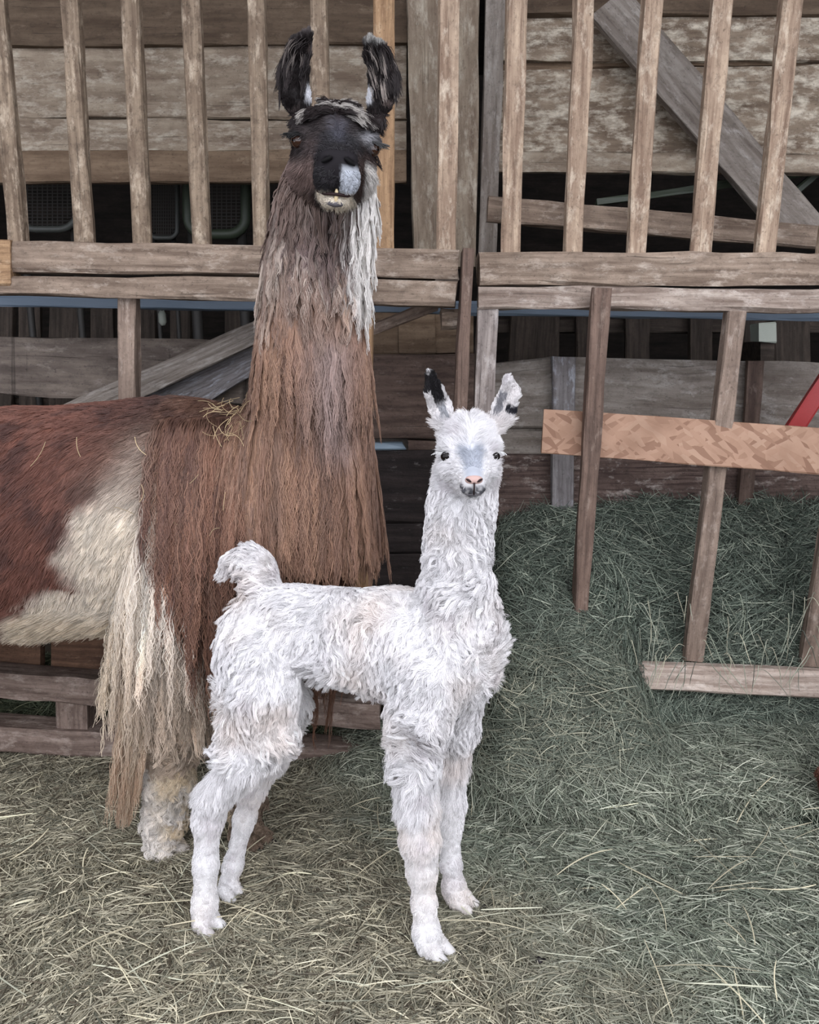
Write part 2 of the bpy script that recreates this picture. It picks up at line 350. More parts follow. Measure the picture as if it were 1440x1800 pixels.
# slats of the lower, back-sloping part
YB = lambda y: 2.36 + (y - 545) / 650.0 * 0.22
vboard('lower_slat', (1044, 505), (1076, 507), (1006, 1110), (1033, 1110), YB(505) - 0.05, YB(1110) - 0.05, 0.04, M['slat_red'], rackR)
vboard('lower_slat', (1281, 547), (1314, 548), (1204, 1162), (1238, 1164), YB(548), YB(1160), 0.04, M['slat_mid'], rackR)
vboard('lower_slat', (1508, 547), (1545, 548), (1410, 1172), (1444, 1174), YB(548), YB(1160), 0.04, M['slat_mid'], rackR)
o = hboard('nailed_board', (957, 719), (952, 796), (1600, 763), (1600, 846), YB(760) - 0.012, YB(760) - 0.012, 0.012, M['osb'], rackR, bev=0.002, wob=0.0008)
o['label'] = 'orange flake board nailed across the lower slats'
hboard('bottom_rail', (1030, 1165), (1030, 1208), (1640, 1190), (1640, 1240), YB(1190) - 0.06, YB(1190) - 0.06, 0.05, M['rail_bottom'], rackR, bev=0.008)
hboard('bottom_rail', (1060, 1118), (1060, 1160), (1600, 1124), (1600, 1172), 2.67, 2.67, 0.03, M['post_pale'], rackR)
# post between the bays
tag(box_from('wooden_post', P(813, 437, 2.33), P(834, 437, 2.33), P(765, 1386, 2.33), P(790, 1386, 2.33), (0, 0.07, 0), M['slat_red']), 'narrow red-brown post joining the two rack bays, above the white llama', 'post')
tag(hboard('stub', (776, 541), (776, 580), (806, 543), (806, 578), 2.42, 2.42, 0.05, M['rail_grey'], bev=0.012), 'short round-edged timber stub beside the middle post', 'timber')
tag(hboard('wedge', (765, 478), (765, 494), (806, 476), (806, 495), 2.375, 2.375, 0.04, M['rail_pale'], bev=0.006), 'small pale wedge between the two left rails beside the post', 'wedge')

# loose timbers
tag(hboard('loose_timber', (859, 343), (857, 388), (1600, 410), (1600, 450), 2.46, 2.60, 0.05, M['rail_grey'], bev=0.006), 'sawn timber lying slanted behind the right upper slats', 'timber')
tag(box_from('diagonal_brace', P(1040, 27, 2.68), P(1100, -22, 2.68), P(1370, 412, 2.68), P(1472, 410, 2.68), (0, 0.035, 0), M['board_grey']), 'wide grey plank brace nailed diagonally on the right upper wall', 'brace')
tag(box_from('thin_stick', P(1050, 350, 2.815), P(1050, 362, 2.815), P(1452, 290, 2.815), P(1452, 304, 2.815), (0, 0.02, 0), M['chair_green']), 'thin greenish stick in the dark gap behind the right slats', 'stick')
tag(box_from('thin_stick', P(1385, 342, 2.84), P(1393, 352, 2.84), P(1478, 262, 2.84), P(1486, 272, 2.84), (0, 0.02, 0), M['chair_green']), 'thin greenish stick in the dark gap at the far right', 'stick')
tag(box_from('slanted_plank', P(60, 732, 2.60), P(160, 742, 2.60), P(455, 562, 2.60), P(455, 602, 2.60), (0, 0.03, 0), M['board_grey']), 'grey plank slanting up behind the left short post, upper one', 'plank')
tag(box_from('slanted_plank', P(150, 742, 2.67), P(300, 748, 2.67), P(455, 604, 2.67), P(455, 652, 2.67), (0, 0.03, 0), M['batten_blue']), 'pale edged plank slanting up behind the left short post, lower one', 'plank')
tag(box_from('slanted_timber', P(640, 575, 2.5), P(640, 594, 2.5), P(770, 520, 2.5), P(770, 545, 2.5), (0, 0.05, 0), M['slat_mid']), 'split timber slanting up under the rail between llama neck and post', 'timber')
tag(box_from('red_bar', P(1384, 752, 2.62), P(1416, 755, 2.62), P(1462, 632, 2.62), P(1490, 642, 2.62), (0, 0.03, 0), M['red']), 'red painted bar slanting behind the flake board', 'bar')

# things in the dark behind
def garden_chair(x0, x1, y0, y1, Y, frame, label, r=0.012):
    t = tag(empty('garden_chair', P((x0 + x1) / 2, y1, Y)), label, 'chair', 'garden chairs behind the slats')
    c = 0.3 * (x1 - x0); pts = []
    for a, b in ((x0, y0), (x0, y1 - c)): pts.append(P(a, b, Y))
    for k in range(1, 6): th = k / 6 * math.pi / 2; pts.append(P(x0 + c * (1 - math.cos(th)), y1 - c + c * math.sin(th), Y))
    pts.append(P(x0 + c, y1, Y)); pts.append(P(x1 - c, y1, Y))
    for k in range(1, 6): th = k / 6 * math.pi / 2; pts.append(P(x1 - c + c * math.sin(th), y1 - c + c * math.cos(th), Y))
    for a, b in ((x1, y1 - c), (x1, y0)): pts.append(P(a, b, Y))
    tube('back_frame', pts, r, frame, t)
    vs = []; fs = []
    def strip(a, b, w):
        d = b - a; n = np.cross(d, (0, 1, 0)); n = n / np.linalg.norm(n) * w; k = len(vs)
        e = np.array((0, 0.003, 0)); vs.extend([a - n, a + n, b + n, b - n, a - n + e, a + n + e, b + n + e, b - n + e])
        fs.extend([[k, k + 1, k + 2, k + 3], [k + 7, k + 6, k + 5, k + 4], [k, k + 4, k + 5, k + 1], [k + 2, k + 6, k + 7, k + 3]])
    m = 12
    for i in range(1, m):
        x = x0 + (x1 - x0) * i / m; yy = y1 - (c * 0.6 if i < 3 or i > m - 3 else 4); strip(P(x, y0, Y), P(x, yy, Y), 0.0015)
    k = int((y1 - y0) / 6)
    for i in range(k):
        y = y0 + 6 * i; ins = c * 0.25 if y > y1 - c else 3; strip(P(x0 + ins, y, Y), P(x1 - ins, y, Y), 0.0012)
    mesh_obj('webbing', vs, fs, M['chair_web'], t)
    for x in (x0 + 8, x1 - 8): tube('leg', [P(x, y1 - 15, Y + 0.02), np.array((P(x, y1, Y)[0], Y + 0.1, 0.0))], r, M['chair_leg'], t)
    return t
garden_chair(30, 136, 250, 403, 3.05, M['chair_white'], 'garden chair with white tube frame behind the leftmost slats')
garden_chair(262, 312, 250, 418, 3.1, M['chair_white'], 'narrow dim woven chair back between third and fourth slats', 0.008)
garden_chair(330, 432, 230, 412, 3.0, M['chair_green'], 'garden chair with wide green frame left of the big llama', 0.018)
t = tag(empty('tin_box', P(1350, 625, 3.2)), 'pale greenish tin standing in the dark gap right of the second lower slat', 'tin')
hboard('body', (1335, 568), (1335, 600), (1365, 566), (1365, 602), 3.2, 3.2, 0.08, M['pale_green'], t)
hboard('foot', (1337, 600), (1337, 725), (1362, 600), (1362, 725), 3.22, 3.22, 0.225, M['far_wood'], t)
t = hboard('plastic_tub', (640, 776), (640, 792), (706, 776), (716, 791), 2.80, 2.80, 0.1, M['pale_blue'], bev=0.006)
tag(t, 'pale blue plastic tub edge showing in a slot beside the brown llama', 'tub')
for nm, q, lab in (('latch_knob', (657, 931, 2.72), 'small grey blue knob on the dark boards beside the brown fleece'),):
    c = P(*q); bm = bmesh.new(); bmesh.ops.create_uvsphere(bm, u_segments=16, v_segments=10, radius=0.017); me = bpy.data.meshes.new(nm); bm.to_mesh(me); bm.free()
    me.polygons.foreach_set('use_smooth', [True] * len(me.polygons)); me.materials.append(M['blue_bar']); o = bpy.data.objects.new(nm, me); o.location = c; o.scale = (1, 0.9, 0.8); COL.objects.link(o); tag(o, lab, 'knob')
t = tag(empty('paint_brush', P(285, 560, 2.676)), 'small pale plastic bottle hanging in the dark gap behind the left rail', 'bottle'); t.name = 'plastic_bottle'
tube('body', [P(285, 545, 2.676), P(285, 552, 2.676), P(286, 566, 2.676), P(287, 572, 2.676)], [0.006, 0.012, 0.012, 0.006], M['pale_green'], t)
tube('cord', [P(285, 528, 2.664), P(285, 538, 2.666), P(285, 548, 2.674)], 0.003, M['chair_web'], t)

# pallet at the foot of the rack, standing on edge
pal = tag(empty('wooden_pallet', (-0.7, 2.47, 0)), 'weathered wooden pallet standing on edge behind the llama legs', 'pallet')
Yp = 2.44
hboard('deck_board', (-260, 1162), (-260, 1205), (668, 1240), (668, 1286), Yp, Yp, 0.10, M['pallet'], pal, bev=0.006, wob=0.003)
hboard('deck_board', (-260, 1258), (-260, 1305), (640, 1322), (640, 1368), Yp, Yp, 0.10, M['pallet'], pal, bev=0.006, wob=0.003)
for a, b in ((-150, -80), (97, 153), (470, 530)):
    y0 = 1226 + (a + 10) * 0.085; vboard('block', (a, y0 - 4), (b, y0), (a + 3, y0 + 66), (b, y0 + 70), Yp + 0.015, Yp + 0.015, 0.09, M['pallet'], pal)
for a, b, m in ((-200, -20, 'pallet_brown'), (-15, 72, 'pallet_brown'), (90, 215, 'pallet_brown'), (220, 420, 'pallet_brown')):
    hboard('back_board', (a, 1118), (a, 1176 + a * 0.03), (b, 1120), (b, 1182 + b * 0.03), Yp + 0.1, Yp + 0.1, 0.03, M[m], pal)
cr = tag(empty('slotted_crate', P(570, 1230, 2.6)), 'red-brown slotted wooden crate behind the white llama belly', 'crate')
hboard('side_rail', (500, 1215), (500, 1236), (660, 1222), (660, 1245), 2.58, 2.58, 0.03, M['pallet_brown'], cr)
hboard('side_rail', (500, 1130), (500, 1196), (660, 1132), (660, 1200), 2.58, 2.58, 0.03, M['pallet_brown'], cr)
for i in range(9):
    x = 505 + i * 17; vboard('slat', (x, 1190), (x + 6, 1190), (x + 1, 1230), (x + 7, 1230), 2.585, 2.585, 0.02, M['slat_orange'], cr)
hboard('base_board', (500, 1236), (500, 1330), (660, 1240), (660, 1340), 2.62, 2.62, 0.03, M['board_dark'], cr)

# ------------------------------------------------------------------ implicit surfaces and fur
def vnoise(p, scale, seed=0):
    """smooth lattice noise 0..1 for an N x 3 array"""
    q = np.asarray(p, float) * scale + seed * 17.31
    i = np.floor(q).astype(np.int64); f = q - i; f = f * f * (3 - 2 * f); r = 0
    for dx in (0, 1):
        for dy in (0, 1):
            for dz in (0, 1):
                h = (i[:, 0] + dx) * 374761393 + (i[:, 1] + dy) * 668265263 + (i[:, 2] + dz) * 2147483647 + seed * 974711
                h = (h ^ (h >> 13)) * 1274126177; h = (h ^ (h >> 16)) & 0xFFFF
                w = (f[:, 0] if dx else 1 - f[:, 0]) * (f[:, 1] if dy else 1 - f[:, 1]) * (f[:, 2] if dz else 1 - f[:, 2])
                r = r + w * (h / 65535.0)
    return r

def fbm(p, scale, seed=0, o=3):
    p = np.asarray(p, float); s = 0; a = 0.5; t = 0
    for k in range(o): s = s + a * vnoise(p, scale * 2 ** k, seed + k); t += a; a *= 0.5
    return s / t

def sstep(a, b, x):
    t = np.clip((x - a) / (b - a + 1e-9), 0, 1); return t * t * (3 - 2 * t)

class Field:
    """a signed distance grid that shapes are melted into"""
    def __init__(s, lo, hi, h):
        s.lo = np.array(lo, float); s.h = h; s.n = np.ceil((np.array(hi) - s.lo) / h).astype(int) + 1
        s.a = np.full(tuple(s.n), 0.25, np.float32)
    def win(s, lo, hi, m=0.09):
        i0 = np.clip(np.floor((np.array(lo) - m - s.lo) / s.h).astype(int), 0, s.n - 1)
        i1 = np.clip(np.ceil((np.array(hi) + m - s.lo) / s.h).astype(int) + 1, 1, s.n)
        ax = [(s.lo[k] + np.arange(i0[k], i1[k]) * s.h).astype(np.float32) for k in range(3)]
        return (slice(i0[0], i1[0]), slice(i0[1], i1[1]), slice(i0[2], i1[2])), ax[0][:, None, None], ax[1][None, :, None], ax[2][None, None, :]
    def mix(s, w, d, k, cut=False):
        a = s.a[w]
        if cut: d = -d; h = np.maximum(k - np.abs(a - d), 0) / k; s.a[w] = np.maximum(a, d) + h * h * k * 0.25
        else: h = np.maximum(k - np.abs(a - d), 0) / k; s.a[w] = np.minimum(a, d) - h * h * k * 0.25
    def cone(s, p, q, r1, r2, k=0.03, sy=1.0, cut=False):
        """tapered limb between p and q; sy squashes its depth"""
        p = np.asarray(p, float); q = np.asarray(q, float); R = max(r1, r2)
        w, X, Y, Z = s.win(np.minimum(p, q) - R, np.maximum(p, q) + R)
        ba = q - p; bb = float(ba @ ba) + 1e-12
        x = X - p[0]; y = (Y - p[1]); z = Z - p[2]
        t = np.clip((x * ba[0] + y * ba[1] + z * ba[2]) / bb, 0, 1)
        d = np.sqrt((x - t * ba[0]) ** 2 + ((y - t * ba[1]) / sy) ** 2 + (z - t * ba[2]) ** 2) - (r1 + (r2 - r1) * t)
        s.mix(w, (d * min(1, sy)).astype(np.float32), k, cut)
    def chain(s, pts, rs, k=0.03, sy=1.0):
        for i in range(len(pts) - 1): s.cone(pts[i], pts[i + 1], rs[i], rs[i + 1], k, sy)
    def ell(s, c, R, rad, k=0.02, cut=False):
        """ellipsoid; rows of R are its axes"""
        c = np.asarray(c, float); R = np.asarray(R, float); m = np.sqrt(((R * np.array(rad)[:, None]) ** 2).sum(0))
        w, X, Y, Z = s.win(c - m, c + m)
        x = X - c[0]; y = Y - c[1]; z = Z - c[2]
        u = [(x * R[j, 0] + y * R[j, 1] + z * R[j, 2]) for j in range(3)]
        k0 = np.sqrt(sum((u[j] / rad[j]) ** 2 for j in range(3))); k1 = np.sqrt(sum((u[j] / rad[j] ** 2) ** 2 for j in range(3))) + 1e-6
        s.mix(w, (k0 * (k0 - 1) / k1).astype(np.float32), k, cut)
    def blade(s, pts, ws, tdir, flat, k=0.012, shift=0.0, grow=0.0, cut=False):
        """flattened leaf-like chain (ears); tdir is the thin direction"""
        tdir = np.asarray(tdir, float)
        for i in range(len(pts) - 1):
            p = np.asarray(pts[i], float) + tdir * shift; q = np.asarray(pts[i + 1], float) + tdir * shift
            R = max(ws[i], ws[i + 1]); w, X, Y, Z = s.win(np.minimum(p, q) - R, np.maximum(p, q) + R)
            ba = q - p; bb = float(ba @ ba) + 1e-12; x = X - p[0]; y = Y - p[1]; z = Z - p[2]
            t = np.clip((x * ba[0] + y * ba[1] + z * ba[2]) / bb, 0, 1)
            x = x - t * ba[0]; y = y - t * ba[1]; z = z - t * ba[2]; dt = x * tdir[0] + y * tdir[1] + z * tdir[2]
            rr = (x * x + y * y + z * z) - dt * dt
            d = np.sqrt(np.maximum(rr, 0) + (dt / flat) ** 2) - (ws[i] + (ws[i + 1] - ws[i]) * t + grow)
            s.mix(w, (d * min(1, flat * 1.6)).astype(np.float32), k, cut)
    def val(s, p):
        q = (np.asarray(p) - s.lo) / s.h; i = np.clip(np.floor(q).astype(int), 0, s.n - 2); f = np.clip(q - i, 0, 1); r = 0
        for dx in (0, 1):
            for dy in (0, 1):
                for dz in (0, 1):
                    r = r + (f[:, 0] if dx else 1 - f[:, 0]) * (f[:, 1] if dy else 1 - f[:, 1]) * (f[:, 2] if dz else 1 - f[:, 2]) * s.a[i[:, 0] + dx, i[:, 1] + dy, i[:, 2] + dz]
        return r
    def grad(s, p):
        e = s.h * 1.2; g = np.stack([s.val(p + np.eye(3)[k] * e) - s.val(p - np.eye(3)[k] * e) for k in range(3)], 1)
        return g / (np.linalg.norm(g, axis=1, keepdims=True) + 1e-9)
    def skin(s):
        """surface nets: vertices, quads"""
        a = s.a; neg = a < 0; n = s.n
        c = np.zeros(tuple(n - 1), np.int8)
        for dx in (0, 1):
            for dy in (0, 1):
                for dz in (0, 1): c += neg[dx:n[0] - 1 + dx, dy:n[1] - 1 + dy, dz:n[2] - 1 + dz]
        ii = np.argwhere((c > 0) & (c < 8)); vid = np.full(tuple(n - 1), -1, np.int32); vid[tuple(ii.T)] = np.arange(len(ii))
        cr = [(dx, dy, dz) for dx in (0, 1) for dy in (0, 1) for dz in (0, 1)]
        v8 = {k: a[ii[:, 0] + k[0], ii[:, 1] + k[1], ii[:, 2] + k[2]] for k in cr}
        acc = np.zeros((len(ii), 3)); cnt = np.zeros(len(ii))
        for k in cr:
            for ax in range(3):
                if k[ax]: continue
                k2 = list(k); k2[ax] = 1; k2 = tuple(k2); A, B = v8[k], v8[k2]; mk = (A < 0) != (B < 0)
                t = np.where(mk, A / np.where(mk, A - B, 1), 0); pt = np.tile(np.array(k, float), (len(ii), 1)); pt[:, ax] = t
                acc[mk] += pt[mk]; cnt[mk] += 1
        V = s.lo + (ii + acc / np.maximum(cnt, 1)[:, None]) * s.h; F = []
        for ax in range(3):
            b, c2 = [(1, 2), (2, 0), (0, 1)][ax]
            sl0 = [slice(None)] * 3; sl1 = [slice(None)] * 3; sl0[ax] = slice(0, n[ax] - 1); sl1[ax] = slice(1, n[ax])
            A = neg[tuple(sl0)]; B = neg[tuple(sl1)]; e = np.argwhere(A != B); e = e[(e[:, b] > 0) & (e[:, c2] > 0) & (e[:, b] < n[b] - 1) & (e[:, c2] < n[c2] - 1)]
            ins = A[tuple(e.T)]
            def at(db, dc): q = e.copy(); q[:, b] -= db; q[:, c2] -= dc; return vid[tuple(q.T)]
            quad = np.stack([at(1, 1), at(0, 1), at(0, 0), at(1, 0)], 1)
            quad[~ins] = quad[~ins][:, ::-1]; F.append(quad)
        return V, np.concatenate(F)

def quick_mesh(name, V, F, mat, col, parent=None):
    me = bpy.data.meshes.new(name); nv, nf = len(V), len(F)
    me.vertices.add(nv); me.vertices.foreach_set('co', np.asarray(V, np.float32).ravel())
    me.loops.add(nf * 4); me.loops.foreach_set('vertex_index', np.asarray(F, np.int32).ravel())
    me.polygons.add(nf); me.polygons.foreach_set('loop_start', np.arange(nf, dtype=np.int32) * 4)
    me.update(calc_edges=True); me.validate()
    me.polygons.foreach_set('use_smooth', [True] * len(me.polygons))
    a = me.attributes.new('col', 'FLOAT_COLOR', 'POINT'); a.data.foreach_set('color', np.c_[col, np.ones(nv)].astype(np.float32).ravel())
    me.materials.append(mat); o = bpy.data.objects.new(name, me); COL.objects.link(o)
    if parent is not None: o.parent = parent
    return o

def sample(V, F, n, weight=None):
    """n points spread over the quads, with normals; weight per face"""
    a, b, c, d = V[F[:, 0]], V[F[:, 1]], V[F[:, 2]], V[F[:, 3]]
    nr = np.cross(c - a, d - b); ar = np.linalg.norm(nr, axis=1) + 1e-12; nr = nr / ar[:, None]
    w = ar if weight is None else ar * weight((a + b + c + d) / 4, nr)
    idx = RNG.choice(len(F), n, p=w / w.sum()); u = RNG.random((n, 1)); v = RNG.random((n, 1))
    p = (a[idx] * (1 - u) + b[idx] * u) * (1 - v) + (d[idx] * (1 - u) + c[idx] * u) * v
    return p, nr[idx]

def hair_obj(name, P3, rad, col, mat, parent=None):
    """P3: n x s x 3 points, rad: n x s, col: n x s x 3"""
    n, s, _ = P3.shape; hc = bpy.data.hair_curves.new(name); hc.add_curves([s] * n)
    hc.attributes['position'].data.foreach_set('vector', P3.astype(np.float32).ravel())
    r = hc.attributes.get('radius') or hc.attributes.new('radius', 'FLOAT', 'POINT'); r.data.foreach_set('value', rad.astype(np.float32).ravel())
    c = hc.attributes.new('col', 'FLOAT_COLOR', 'POINT'); c.data.foreach_set('color', np.concatenate([col, np.ones((n, s, 1))], 2).astype(np.float32).ravel())
    hc.materials.append(mat); o = bpy.data.objects.new(name, hc); COL.objects.link(o)
    if parent is not None: o.parent = parent
    return o

def unit(v): return v / (np.linalg.norm(v, axis=-1, keepdims=True) + 1e-9)

def grow(name, fld, roots, nrm, length, comb, colorfn, mat, parent, steps=6, lift=0.5, grav=0.3, rnd=0.2, clump=0.5, nclump=None, wave=0.0, wfreq=60.0,
         radius=0.0006, tip=0.35, off=0.002, vary=0.18, spread=0.0, cvary=0.12):
    n = len(roots); length = np.broadcast_to(length, (n,)) * RNG.uniform(0.75, 1.15, n)
    comb = unit(np.broadcast_to(comb, (n, 3)) - (np.broadcast_to(comb, (n, 3)) * nrm).sum(1, keepdims=True) * nrm * 0.8)
    d = unit(nrm * lift + comb * (1 - lift) + RNG.normal(0, rnd, (n, 3)))
    pts = [roots - nrm * 0.002]; g = np.array((0, 0, -1.0))
    for s in range(1, steps):
        d = unit(d + g * grav + comb * 0.15 + RNG.normal(0, rnd * 0.25, (n, 3)))
        q = pts[-1] + d * (length / (steps - 1))[:, None]
        if fld is not None:
            sd = fld.val(q); o = off * min(1.0, s / 2.0); m = sd < o
            if m.any(): q[m] += fld.grad(q[m]) * (o - sd[m])[:, None]
        pts.append(q)
    pts = np.stack(pts, 1); tt = np.linspace(0, 1, steps)
    bright = 1 + RNG.normal(0, vary, n)
    if clump > 0:
        k = nclump or max(1, n // 25); gi = RNG.choice(n, k, replace=False); kd = kdtree.KDTree(k)
        for j, r in enumerate(roots[gi]): kd.insert(r, j)
        kd.balance(); near = np.fromiter((kd.find(r)[1] for r in roots), int, n)
        gp = pts[gi][near]; ratio = np.clip(length / length[gi][near], 0.3, 1.0)
        ph = RNG.uniform(0, 6.28, (k, 2))[near]; fr = RNG.uniform(0.75, 1.25, k)[near]
        if spread: pts = pts + (RNG.normal(0, spread, (k, 3))[near])[:, None, :] * (tt ** 1.5)[None, :, None]; gp = gp + (RNG.normal(0, spread, (k, 3))[near])[:, None, :] * 0
        cw = clump * sstep(0.0, 0.75, tt)[None, :, None] * RNG.uniform(0.6, 1.0, (n, 1, 1))
        cidx = gi[near]; gp = pts[cidx]
        pts = pts * (1 - cw) + gp * cw
        if wave:
            dist = tt[None, :] * length[:, None]; e1 = unit(np.cross(nrm[cidx], comb[cidx]) + 1e-4); e2 = nrm[cidx]
            amp = wave * sstep(0.05, 0.5, tt)[None, :]
            o1 = amp * np.sin(dist * wfreq * fr[:, None] + ph[:, :1]); o2 = 0.6 * amp * np.sin(dist * wfreq * 1.1 * fr[:, None] + ph[:, 1:])
            pts = pts + o1[..., None] * e1[:, None, :] + np.abs(o2)[..., None] * e2[:, None, :]
        bright = bright + RNG.normal(0, cvary, k)[near]
    rad = radius * (1 - (1 - tip) * tt ** 1.5)[None, :] * RNG.uniform(0.7, 1.3, (n, 1))
    col = colorfn(pts.reshape(-1, 3), np.repeat(roots, steps, 0), np.tile(tt, n)).reshape(n, steps, 3) * np.clip(bright, 0.45, 1.6)[:, None, None]
    return hair_obj(name, pts, rad, np.clip(col, 0, 1), mat, parent)

def coat(name, rough=0.6, sheen=0.15, trans=0.3):
    m = bpy.data.materials.new(name); m.use_nodes = True; nt = m.node_tree; nt.nodes.clear(); N = nt.nodes; Lk = nt.links.new
    out = N.new('ShaderNodeOutputMaterial'); at = N.new('ShaderNodeAttribute'); at.attribute_name = 'col'
    b = N.new('ShaderNodeBsdfPrincipled'); b.inputs['Roughness'].default_value = rough; b.inputs['Specular IOR Level'].default_value = sheen
    tr = N.new('ShaderNodeBsdfTranslucent'); mx = N.new('ShaderNodeMixShader'); mx.inputs[0].default_value = trans
    Lk(at.outputs['Color'], b.inputs['Base Color']); Lk(at.outputs['Color'], tr.inputs['Color'])
    Lk(b.outputs[0], mx.inputs[1]); Lk(tr.outputs[0], mx.inputs[2]); Lk(mx.outputs[0], out.inputs[0]); return m
M['fur'] = coat('fur', 0.5, 0.4, 0.30)
M['skin'] = coat('coat_skin', 0.8, 0.1, 0.0)
M['hay'] = coat('hay_blades', 0.6, 0.3, 0.25)
def glossy(name, col, rough=0.08):
    m, nt, b = nodes_of(name); b.inputs['Roughness'].default_value = rough
    b.inputs['Specular IOR Level'].default_value = 0.22; n = nt.nodes.new('ShaderNodeTexNoise'); n.inputs['Scale'].default_value = 90; r = nt.nodes.new('ShaderNodeValToRGB')
    r.color_ramp.elements[0].color = tuple(c * 0.7 for c in col[:3]) + (1,); r.color_ramp.elements[1].color = col
    nt.links.new(n.outputs['Fac'], r.inputs[0]); nt.links.new(r.outputs[0], b.inputs['Base Color']); return m
M['eye_dark'] = glossy('eye_dark', L4(20, 14, 13), 0.14); M['eye_brown'] = glossy('eye_brown', L4(60, 38, 28), 0.05); M['pupil'] = glossy('pupil_black', L4(8, 7, 8))
M['eye_brown'].node_tree.nodes['Principled BSDF'].inputs['Specular IOR Level'].default_value = 0.7
M['nose_pink'] = glossy('nose_pink', L4(198, 166, 158), 0.5); M['nail_dark'] = glossy('toenail_dark', L4(46, 42, 44), 0.4)
M['nostril_black'] = glossy('nostril_black', L4(12, 10, 11), 0.9); M['nostril'] = glossy('nostril_dark', L4(44, 28, 28), 0.6); M['lip_grey'] = glossy('lip_grey', L4(92, 88, 92), 0.5); M['nose_black'] = glossy('nose_black', L4(26, 24, 26), 0.45)
M['tooth'] = glossy('tooth_ivory', L4(224, 204, 164), 0.3)

def ball(name, c, R, rad, mat, parent, seg=20):
    """small ellipsoid part; rows of R are axes"""
    bm = bmesh.new(); bmesh.ops.create_uvsphere(bm, u_segments=seg, v_segments=seg // 2 + 2, radius=1.0); R = np.asarray(R, float)
    for v in bm.verts:
        p = np.array(v.co); v.co = tuple(np.asarray(c) + sum(p[j] * rad[j] * R[j] for j in range(3)))
    me = bpy.data.meshes.new(name); bm.to_mesh(me); bm.free(); me.polygons.foreach_set('use_smooth', [True] * len(me.polygons)); me.materials.append(mat)
    o = bpy.data.objects.new(name, me); COL.objects.link(o); o.parent = parent; return o

class Head:
    """head frame: f towards the nose, r to the viewer's right, u up"""
    def __init__(s, o, yaw, pitch, roll):
        f = np.array((math.sin(yaw) * math.cos(pitch), -math.cos(yaw) * math.cos(pitch), math.sin(pitch)))
        r = unit(np.cross((0, 0, 1.0), f)); r = r if r[0] > 0 else -r
        u = unit(np.cross(f, r)); u = u if u[2] > 0 else -u
        s.r = r * math.cos(roll) - u * math.sin(roll); s.u = u * math.cos(roll) + r * math.sin(roll); s.f = f; s.o = np.asarray(o, float); s.R = np.stack([s.f, s.r, s.u])
    def at(s, f, r, u): return s.o + s.f * f + s.r * r + s.u * u
    def loc(s, p): return (np.asarray(p) - s.o) @ s.R.T

# ------------------------------------------------------------------ the white cria
def mixc(a, b, t): return a * (1 - t[:, None]) + b * t[:, None]

CR = Field((-0.66, 1.44, -0.01), (0.30, 1.96, 1.24), 0.004)
def yl(a, b, t): return a + (b - a) * t
YN, YF = (1.615, 1.70), (1.785, 1.85)        # near and far side, front and rear
# trunk
tr_ = [(460, 1112, 1.775, .080), (520, 1104, 1.765, .080), (600, 1114, 1.75, .086), (690, 1128, 1.735, .103), (765, 1142, 1.71, .108), (800, 1140, 1.69, .078), (812, 1185, 1.68, .052)]
for i in range(len(tr_) - 1):
    a, b = tr_[i], tr_[i + 1]; CR.cone(P(*a[:3]), P(*b[:3]), a[3], b[3], 0.04, 0.92)
# neck
nk = [(802, 1110, 1.69, .080), (804, 1030, 1.68, .062), (806, 950, 1.67, .056), (811, 890, 1.655, .056), (822, 830, 1.645, .058)]
CR.chain([P(*a[:3]) for a in nk], [a[3] for a in nk], 0.035)
# legs: pixel joints, depth, radius
def leg(pts, fld, k=0.022, sy=1.0):
    fld.chain([P(*a[:3]) for a in pts], [a[3] for a in pts], k, sy)
leg([(450, 1150, 1.725, .082), (462, 1205, 1.70, .070), (482, 1285, 1.695, .042), (425, 1340, 1.70, .038), (374, 1402, 1.71, .031), (366, 1440, 1.712, .027), (362, 1520, 1.712, .023), (360, 1590, 1.712, .0235), (357, 1622, 1.708, .023)], CR)
leg([(455, 1150, 1.82, .075), (480, 1210, 1.84, .058), (508, 1235, 1.84, .040), (470, 1330, 1.85, .036), (443, 1392, 1.855, .026), (430, 1440, 1.855, .021), (410, 1520, 1.85, .0185), (397, 1562, 1.848, .020)], CR)
leg([(755, 1180, 1.645, .075), (738, 1260, 1.635, .058), (730, 1330, 1.63, .042), (733, 1420, 1.628, .034), (739, 1480, 1.625, .036), (742, 1530, 1.625, .0265), (746, 1590, 1.622, .0215), (750, 1640, 1.618, .0245), (754, 1662, 1.612, .024)], CR)
leg([(800, 1200, 1.755, .065), (800, 1270, 1.775, .044), (790, 1340, 1.785, .033), (792, 1415, 1.79, .030), (791, 1450, 1.79, .0235), (793, 1520, 1.79, .0195), (798, 1560, 1.788, .0225), (803, 1580, 1.783, .0225)], CR)
CR.cone(P(448, 1215, 1.70), P(412, 1318, 1.70), .050, .034, 0.03)
# two toes to each foot
cria_toes = []
for (px, py, Y, s) in ((357, 1628, 1.703, 1.0), (397, 1570, 1.843, .9), (757, 1672, 1.603, 1.05), (806, 1588, 1.778, .95)):
    c = G(px, py, 0.018)
    for k, (dx, dy) in enumerate(((0.004, -0.020), (0.020, 0.010))):
        a = c + np.array((dx * s - 0.006, dy * s + 0.008, 0.012)); b = c + np.array((dx * s + 0.022 * s, dy * s - 0.012, -0.004))
        CR.cone(a, b, 0.0155 * s, 0.0115 * s, 0.010); cria_toes.append((b + np.array((0.009, -0.005, 0.0)), s))
# tail, curled up and over to the left
tl = [(470, 1070, 1.785, .036), (464, 1030, 1.79, .029), (458, 1000, 1.795, .027), (440, 984, 1.795, .024), (418, 986, 1.795, .018), (402, 996, 1.795, .012)]
CR.chain([P(*a[:3]) for a in tl], [a[3] for a in tl], 0.02)
